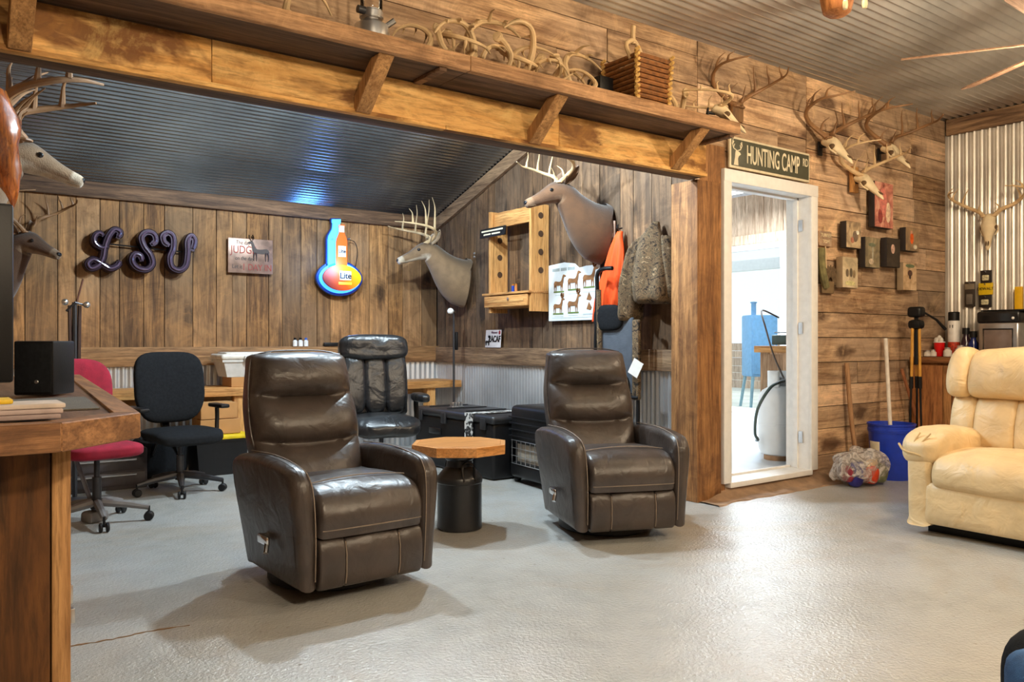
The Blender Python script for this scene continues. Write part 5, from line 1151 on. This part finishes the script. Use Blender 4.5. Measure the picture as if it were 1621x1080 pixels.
for i, (x0, x1, ya, yb, cols, lab) in enumerate(CV):
    a, c = onY(x0, ya, YCV), onY(x1, yb, YCV); m_ = onY((x0+x1)/2, (ya+yb)/2, YCV); W2, H2 = (c.x-a.x)/2, (yb-ya)/2/FPX*(FX*m_.x+FY*m_.y)
    t = thing('canvas_photo', lab, 'canvas', (m_.x, YCV, m_.z), group='canvas photos on the plank wall')
    MB().rbox((0, .03, 0), (2*W2, .056, 2*H2), .004).build('stretcher', bside if i not in (5, 6) else pm('canvas_edge_pale', srgb(150, 128, 100), .7), t)
    p = MB().box(-W2+.003, W2-.003, -.0005, .002, -H2+.003, H2-.003).build('picture', photo_mat('photo_%s' % 'abcdefg'[i], cols, 9, i), t)
    for j, ((u, v), rx, rz_, cl) in enumerate(FIG[i]):
        MB().sup((lerp(-W2, W2, u), -.001, lerp(-H2, H2, v)), (rx*2*W2*.8, .0012, rz_*2*H2*.8), 2.2, 8).build('figure', pm('figure_%s%d' % ('abcdefg'[i], j), cl, .6, var=.35, scale=30), p)
# hanging turkey ornament
q0, q1 = onY(1311, 352, 3.68), onY(1314, 462, 3.68)
oz = onY(1317, 462, 3.68).z
t = thing('turkey_ornament', 'turkey beard and fan ornament on a small plaque beside the door frame', 'ornament', (q0.x-.015, 3.712, onY(1317, 462, 3.68).z))
MB().tube([(0, -.01, onY(1311, 358, 3.68).z-oz), (.01, -.02, onY(1313, 428, 3.68).z-oz)], .005, 6).build('rod', M['antler'], t)
zc = onY(1311, 378, 3.68).z-oz; MB().rbox((0, -.012, zc), (.17, .02, .12), .02).build('plaque', M['barn_h'], t)
for s, dz in (('TURKEY', .025), ('TOM', -.025)): text('lettering', s, M['bone'], Tr(0, -.024, zc+dz) @ TXY, .04, t)
zb_ = onY(1317, 455, 3.68).z-oz; fan = pm('feather', srgb(96, 76, 52), .8, var=.4, scale=40)
for k in range(11):
    a = PI*(.02+.96*k/10); MB().sup((.06+.085*math.cos(a), -.02-.001*k, zb_+.03+.11*math.sin(a)*.9), (.05, .004, .018), 2.2, 6, M=Ry(-a)).build('tail_feather', fan, t)
b = MB(); b.tube(cat_curve([(-.06, -.02, zb_+.30), (-.075, -.03, zb_+.2), (-.06, -.04, zb_+.08), (-.01, -.03, zb_)], 5), [.03]*16, 8); b.build('beard', pm('beard', srgb(112, 104, 66), .9, var=.4), t)
MB().rbox((.035, -.015, zb_-.0), (.16, .02, .10), .02).build('base_plaque', pm('base_plaque', srgb(120, 98, 68), .7), t)

# ================= right corner =================
t = thing('corner_cabinet', 'wooden corner cabinet with a plank top and black hinge under the metal wall', 'cabinet', (0, 0, 0))
MB().rbox((7.385, 1.85, .935), (.72, 3.66, .05), .005).build('countertop', wood('counter_wood', srgb(104, 64, 36), srgb(158, 108, 66), 'y', stain=.3, vary=.1), t)
MB().box(7.07, 7.74, .05, 3.67, 0, .91).build('carcass', M['cab'], t)
for y0, y1 in ((3.40, 3.67), (2.62, 3.32), (1.9, 2.6)): 
    d = MB().rbox((7.06, (y0+y1)/2, .47), (.022, y1-y0, .84), .003).build('panel' if y0 == 3.40 else 'door', M['cab'], t)
    if y0 != 3.40:
        for z in (.72, .2): MB().prism([(y1+.04, z-.045), (y1+.04, z+.045), (y1-.02, z+.045), (y1-.02, z+.012), (y1-.10, z+.008), (y1-.10, z-.008), (y1-.02, z-.012), (y1-.02, z-.045)], 7.04, 7.048, 'x').build('hinge', M['black'], d)
MB().rbox((7.055, 3.36, .47), (.03, .07, .84), .003).build('stile', M['post'], t)
ZK = .961
def standing(px, X): 
    r = ray(px, 540); tt_ = X/r.x; return (X, r.y*tt_, ZK)
t = thing('party_cup', 'red plastic party cup holding white odds on the corner cabinet', 'cup', standing(1487, 7.45)); rp = pm('cup_red', srgb(214, 20, 22), .3)
MB().lathe([(.034, 0), (.036, .004), (.047, .125), (.05, .128), (.049, .132), (.045, .130), (.034, .008), (0, .008)], n=24).build('cup', rp, t); MB().lathe([(.0495, .124), (.051, .128), (.0495, .133)], n=24).build('rim', M['white'], t)
cl_ = pm('clear_plastic', srgb(226, 220, 210), .15, var=.1)
for i, (x, y) in enumerate(((0, 0), (.018, .015), (-.015, .02), (-.01, -.02))): o = MB().ell((x, y, .145+.018*(i == 0)), (.02, .02, .028), 6).build('contents', cl_, t)
t = thing('spray_can', 'tall white and red spray can with black cap on the corner cabinet', 'spray can', standing(1510, 7.52))
MB().lathe([(.048, 0), (.05, .006), (.05, .13)], n=24).build('label_band', pm('can_red', srgb(184, 62, 36), .35, var=.4, scale=60), t); MB().lathe([(.05, .13), (.05, .31), (.043, .325), (.04, .325), (0, .325)], n=24).build('body', pm('can_white', srgb(224, 220, 214), .35), t)
MB().lathe([(.047, .322), (.047, .395), (.04, .402), (0, .402)], n=24).build('cap', M['black'], t); MB().rbox((-.046, .0, .27), (.006, .03, .03), .002).build('mark', M['black'], t)
for i, (px, X, h_, r_, cl) in enumerate(((1500, 7.40, .07, .035, cl_), (1521, 7.42, .09, .045, cl_), (1468, 7.36, .045, .03, cl_), (1477, 7.38, .05, .03, cl_))):
    t = thing('glass_jar', ['clear jar between the red cup and the spray can', 'clear wrapped jar right of the spray can', 'low clear jar, leftmost on the corner cabinet', 'low clear jar touching the red cup on its left'][i], 'jar', standing(px, X)); MB().lathe([(r_*.9, 0), (r_, .004), (r_, h_*.75), (r_*.7, h_*.85), (r_*.7, h_)], n=18).build('jar', cl, t); MB().lathe([(r_*.75, h_), (r_*.75, h_+.012), (0, h_+.012)], n=18).build('lid', M['steel'], t)
for i, (px, h_, cl) in enumerate(((1529, .20, srgb(52, 34, 44)), (1541, .17, srgb(30, 44, 110)))):
    t = thing('drink_bottle', ['dark purple bottle beside the countertop oven', 'dark blue bottle touching the countertop oven'][i], 'bottle', standing(px, 7.47)); MB().lathe([(.038, 0), (.04, .006), (.04, h_*.7), (.022, h_*.9), (.022, h_)], n=20).build('body', pm('bottle_%d' % i, cl, .15), t); MB().lathe([(.03, h_), (.03, h_+.055), (0, h_+.056)], n=18).build('cap', M['black'], t)
t = thing('countertop_oven', 'silver countertop oven with a black top on the corner cabinet', 'oven', (7.50, 3.08, ZK), -PI/2)
MB().rbox((0, 0, .15), (.32, .34, .30), .02, 3).build('body', M['steel'], t); MB().rbox((0, 0, .34), (.34, .36, .10), .02, 3).build('top_cover', M['black_gloss'], t)
wd = MB().rbox((0, -.172, .15), (.22, .01, .17), .02, 3).build('door_window', pm('oven_window', srgb(120, 104, 96), .2), t); b = MB(); b.tube([(-.115, -.178, .06), (.115, -.178, .06), (.115, -.178, .24), (-.115, -.178, .24)], .006, 6, closed=True); b.build('door_trim', M['black'], wd)
MB().ell((.12, -.182, .33), (.012, .006, .012), 6).build('indicator', M['white'], t); MB().rbox((.03, -.02, .398), (.36, .26, .012), .004).build('tray', M['black'], t)
yl = pm('yellow_reflection', srgb(226, 176, 20), .4)
t = thing('yellow_reflection_bar', 'yellow upright bar standing in for a reflection at the right edge behind the oven', 'reflection bar', standing(1613, 7.68)); MB().rbox((0, 0, .31), (.03, .06, .60), .004).build('bar', yl, t); MB().rbox((-.016, 0, .12), (.006, .04, .10), .003).build('dark_inset', M['black'], t)  # solid yellow bar stands in for a yellow reflection in the corrugated wall
XP = XR-.022
def packet(x0, x1, ya, yb, lab, main, head=None, mark=None, word=None):
    a, c = onX(x0, ya, XP), onX(x1, yb, XP); m_ = onX((x0+x1)/2, (ya+yb)/2, XP); W_ = (a.y-c.y); H_ = (yb-ya)/FPX*(FX*m_.x+FY*m_.y)
    t = thing('blister_packet', lab, 'packet', (XP-.012, m_.y, m_.z), -PI/2, group='packets hanging on the metal wall')
    MB().rbox((0, 0, 0), (W_, .012, H_), .004).build('card', main, t)
    if head: MB().rbox((0, -.007, H_*.3), (W_*.9, .004, H_*.22), .003).build('header', head, t)
    if mark: MB().rbox((0, -.012, -H_*.08 if not head else -H_*.2), (W_*.6, .018, H_*.42), .008).build('contents', mark, t)
    if word: text('lettering', word, M['black'], Tr(0, -.008, 0) @ TXY, W_*.28, t)
    MB().tube([(0, 0, H_/2-.02), (0, -.03, H_/2-.01), (0, .03, H_/2-.01)], .004, 5).build('hanger', M['steel'], t)
bk_ = pm('packet_black', srgb(36, 30, 28), .4); mk = pm('packet_mark', srgb(206, 198, 160), .5, var=.5, scale=60)
packet(1528, 1545, 446, 486, 'long dark packet, leftmost of the packets on the metal wall', pm('packet_brown', srgb(62, 52, 44), .4), pm('packet_tan', srgb(130, 116, 96), .5), pm('packet_grey', srgb(110, 100, 90), .4))
packet(1553, 1571, 428, 449, 'black packet, topmost of three in a column on the metal wall', bk_, None, mk)
packet(1550, 1573, 448, 467, 'yellow packet between two black packets on the metal wall', pm('packet_yellow', srgb(222, 186, 20), .4), None, None, 'DEWALT')
packet(1551, 1571, 467, 487, 'black packet below the yellow packet on the metal wall', bk_, None, mk)
# bucket, poles, tripod, bag
t = thing('plastic_bucket', 'blue plastic bucket with a white label on the floor by the sofa', 'bucket', (6.29, 3.44, 0)); bb = pm('bucket_blue', srgb(24, 56, 176), .35)
MB().lathe([(.145, .0), (.148, .01), (.170, .37), (.175, .372), (.175, .385), (.178, .386), (.178, .40), (.175, .402), (.176, .425), (.182, .43), (.182, .442), (.172, .442), (.168, .40), (.143, .02), (0, .02)], n=40).build('pail', bb, t)
b = MB(); b.tube(cat_curve([(.0, .185, .40), (.15, .15, .30), (.2, 0, .25), (.15, -.15, .30), (0, -.185, .40)], 6), .004, 6); b.build('bail', M['steel'], t)
def lab_(u, v): a = math.radians(lerp(140, 178, u)); z = lerp(.08, .30, v); r = .1497+.06*z; return (r*math.cos(a), r*math.sin(a), z)
lb = MB(); lb.grid(lab_, 10, 2); o = lb.build('label', pm('label_cream', srgb(206, 196, 170), .6, var=.15, scale=20), t); md = o.modifiers.new('thick', 'SOLIDIFY'); md.thickness = .002
a, c = onY(1408, 690, 3.50), onY(1424, 520, 3.66)
tag(MB().tube([(6.33, 3.45, .03), (6.62, 3.67, 1.12)], .016, 10).build('pvc_pipe', pm('pvc_white', srgb(220, 212, 200), .4)), 'white plastic pipe standing in the blue bucket against the wall', 'pipe')
t = thing('camera_tripod', 'folded tan and black tripod leaning in the corner beside the white pipe', 'tripod', (6.80, 3.50, 0)); yw = pm('leg_tan', srgb(206, 150, 60), .4)
for i, (x, y) in enumerate(((-.07, .03), (.0, -.05), (.07, .03))):
    l = MB().tube([(x*.5, y*.5, 1.22), (x*.65, y*.65, .72)], .012, 8).build('leg', yw, t); MB().tube([(x*.65, y*.65, .74), (x, y, .02)], .009, 8).build('lower_leg', M['black'], l); MB().tube([(x*.62, y*.62, .80), (x*.66, y*.66, .70)], .016, 8).build('clamp', M['black'], l); MB().ell((x, y, .02), (.018, .018, .02), 6).build('foot', M['black'], l)
MB().tube([(0, 0, .9), (0, 0, 1.3)], .018, 10).build('centre_column', M['black'], t); MB().rbox((0, 0, 1.24), (.11, .11, .08), .03).build('collar', M['black'], t)
MB().rbox((0, 0, 1.345), (.10, .12, .09), .025, 3).build('pan_head', M['black'], t); MB().tube([(.03, -.02, 1.36), (.16, -.09, 1.28), (.25, -.12, 1.20)], [.008, .011, .014], 8).build('pan_handle', M['black'], t)
tag(MB().tube([(7.0, 3.47, .02), (6.86, 3.66, .86)], .014, 8).build('wooden_dowel', pm('dowel', srgb(160, 100, 60), .6)), 'thin reddish dowel leaning by the cabinet end', 'stick')
tag(MB().tube(cat_curve([(6.09, 3.60, .03), (6.07, 3.65, .45), (6.05, 3.68, .92)], 4), .019, 10).build('wooden_stick', wood('stick_wood', srgb(150, 108, 74), srgb(200, 158, 116), 'z', vary=.05)), 'plain wooden stick leaning on the plank wall behind the plastic bag', 'stick')
t = thing('plastic_bag', 'crumpled clear plastic bag of mixed bottles on the floor by the door', 'bag', (5.80, 3.42, 0), math.radians(-12))
b = MB(); b.sup((0, 0, .14), (.23, .13, .12), 3.4, 26); b.v = [tuple(Vector(p)*(1+.0)+Vector((.05*noise.noise(Vector(p)*9), .05*noise.noise(Vector(p)*8+Vector((4, 0, 0))), (.06*noise.noise(Vector(p)*11+Vector((0, 7, 0))) if p[2] > .05 else 0)))) for p in b.v]; b.v = [(x, y, max(.003, z)) for x, y, z in b.v]
m_, nt_, b_ = nodes('crinkled_film'); ns_ = N(nt_, 'ShaderNodeTexNoise', Scale=16.0, Detail=5.0, Distortion=2.0); tc_ = N(nt_, 'ShaderNodeTexCoord'); nt_.links.new(tc_.outputs['Object'], ns_.inputs['Vector'])
nt_.links.new(ramp(nt_, ns_.outputs[0], .40, .62, (.25, .25, .25), (.8, .8, .8)), b_.inputs['Alpha']); b_.inputs['Base Color'].default_value = (*srgb(232, 226, 220), 1); b_.inputs['Roughness'].default_value = .2
bp_2 = N(nt_, 'ShaderNodeBump', Strength=.8, Distance=.03); nt_.links.new(ns_.outputs[0], bp_2.inputs['Height']); nt_.links.new(bp_2.outputs[0], b_.inputs['Normal'])
b.build('film', m_, t, ang=50)
for i, (x, y, z, cl, sz) in enumerate(((-.10, -.06, .10, srgb(36, 36, 130), (.055, .05, .10)), (-.17, -.04, .10, srgb(140, 40, 60), (.04, .05, .06)), (.02, -.08, .09, srgb(206, 66, 30), (.06, .05, .07)), (.03, -.075, .17, srgb(226, 196, 150), (.06, .03, .03)), (.15, -.05, .09, srgb(110, 116, 84), (.06, .05, .075)), (.0, .04, .12, srgb(150, 136, 128), (.16, .06, .10)))):
    MB().sup((x, y, z), sz, 3, 8, M=Ry(.25*(-1)**i)).build('packet', pm('packet_%s' % 'abcdef'[i], cl, .4, var=.3, scale=25), t)
# ================= ceiling fittings =================
t = thing('ceiling_fan', 'dark-tipped ceiling fan with thin wooden blades at the upper right', 'ceiling fan', (5.13, 1.75, 2.78)); fm = pm('fan_bronze', srgb(110, 70, 44), .4, .5)
MB().tube([(0, 0, .05), (0, 0, .36)], .014, 10).build('downrod', fm, t); MB().lathe([(.06, .33), (.07, .36), (.05, .385), (0, .389)], n=24).build('canopy', fm, t)
MB().lathe([(.0, -.09), (.05, -.085), (.10, -.05), (.12, 0), (.11, .05), (.05, .08), (0, .085)], n=32).build('motor', fm, t)
for k in range(6):
    a = math.radians(62+60*k); b = MB(); b.T = Rz(a) @ Tr(0, 0, -.02) @ Rx(math.radians(-15))
    b.prism(smoothpoly([(.17, -.04), (.45, -.055), (.72, -.06), (.86, -.05), (.875, 0), (.86, .05), (.72, .06), (.45, .055), (.17, .04)], 3), -.004, .004, 'z'); bl_ = b.build('blade', wood('fan_blade', srgb(150, 110, 84), srgb(206, 168, 136), 'x', vary=.05), t)
    b = MB(); b.T = Rz(a); b.rbox((.17, 0, -.02), (.14, .03, .01), .003); b.build('blade_iron', fm, bl_)
MB().sup((0, 0, -.13), (.09, .09, .05), 2.3, 10).build('light_bowl', emis('fan_glow', (1, .80, .5), 3), t)
q = onZ(1325, 26, 2.72)
t = thing('pendant_lamp', 'amber hanging ceiling lamp with two pull chains at the top', 'ceiling light', (q.x, q.y, 2.72)); am = wood('amber_shade', srgb(176, 106, 54), srgb(214, 146, 86), 'z', vary=.05, coat=.1)
MB().lathe([(.0, .0), (.045, .004), (.066, .02), (.076, .06), (.086, .13), (.088, .16)], n=28).build('shade', am, t)
MB().tube([(0, 0, .18), (0, 0, .45)], .01, 8).build('stem', fm, t); MB().lathe([(.05, .42), (.05, .449), (0, .449)], n=20).build('canopy', fm, t)
ox, oy = RX, RY
for d, L in ((.0, -.008), (.095, -.004)):
    c = MB(); c.tube([(ox*d-.1*FX, oy*d-.1*FY, .20), (ox*d-.1*FX, oy*d-.1*FY, L+.05)], .002, 5); ch = c.build('pull_chain', M['steel'], t)
    MB().lathe([(0, 0), (.010, .004), (.013, .02), (.012, .042), (.005, .05)], (ox*d-.1*FX, oy*d-.1*FY, L), 12).build('pull_knob', pm('knob_cream', srgb(240, 222, 180), .4), ch)
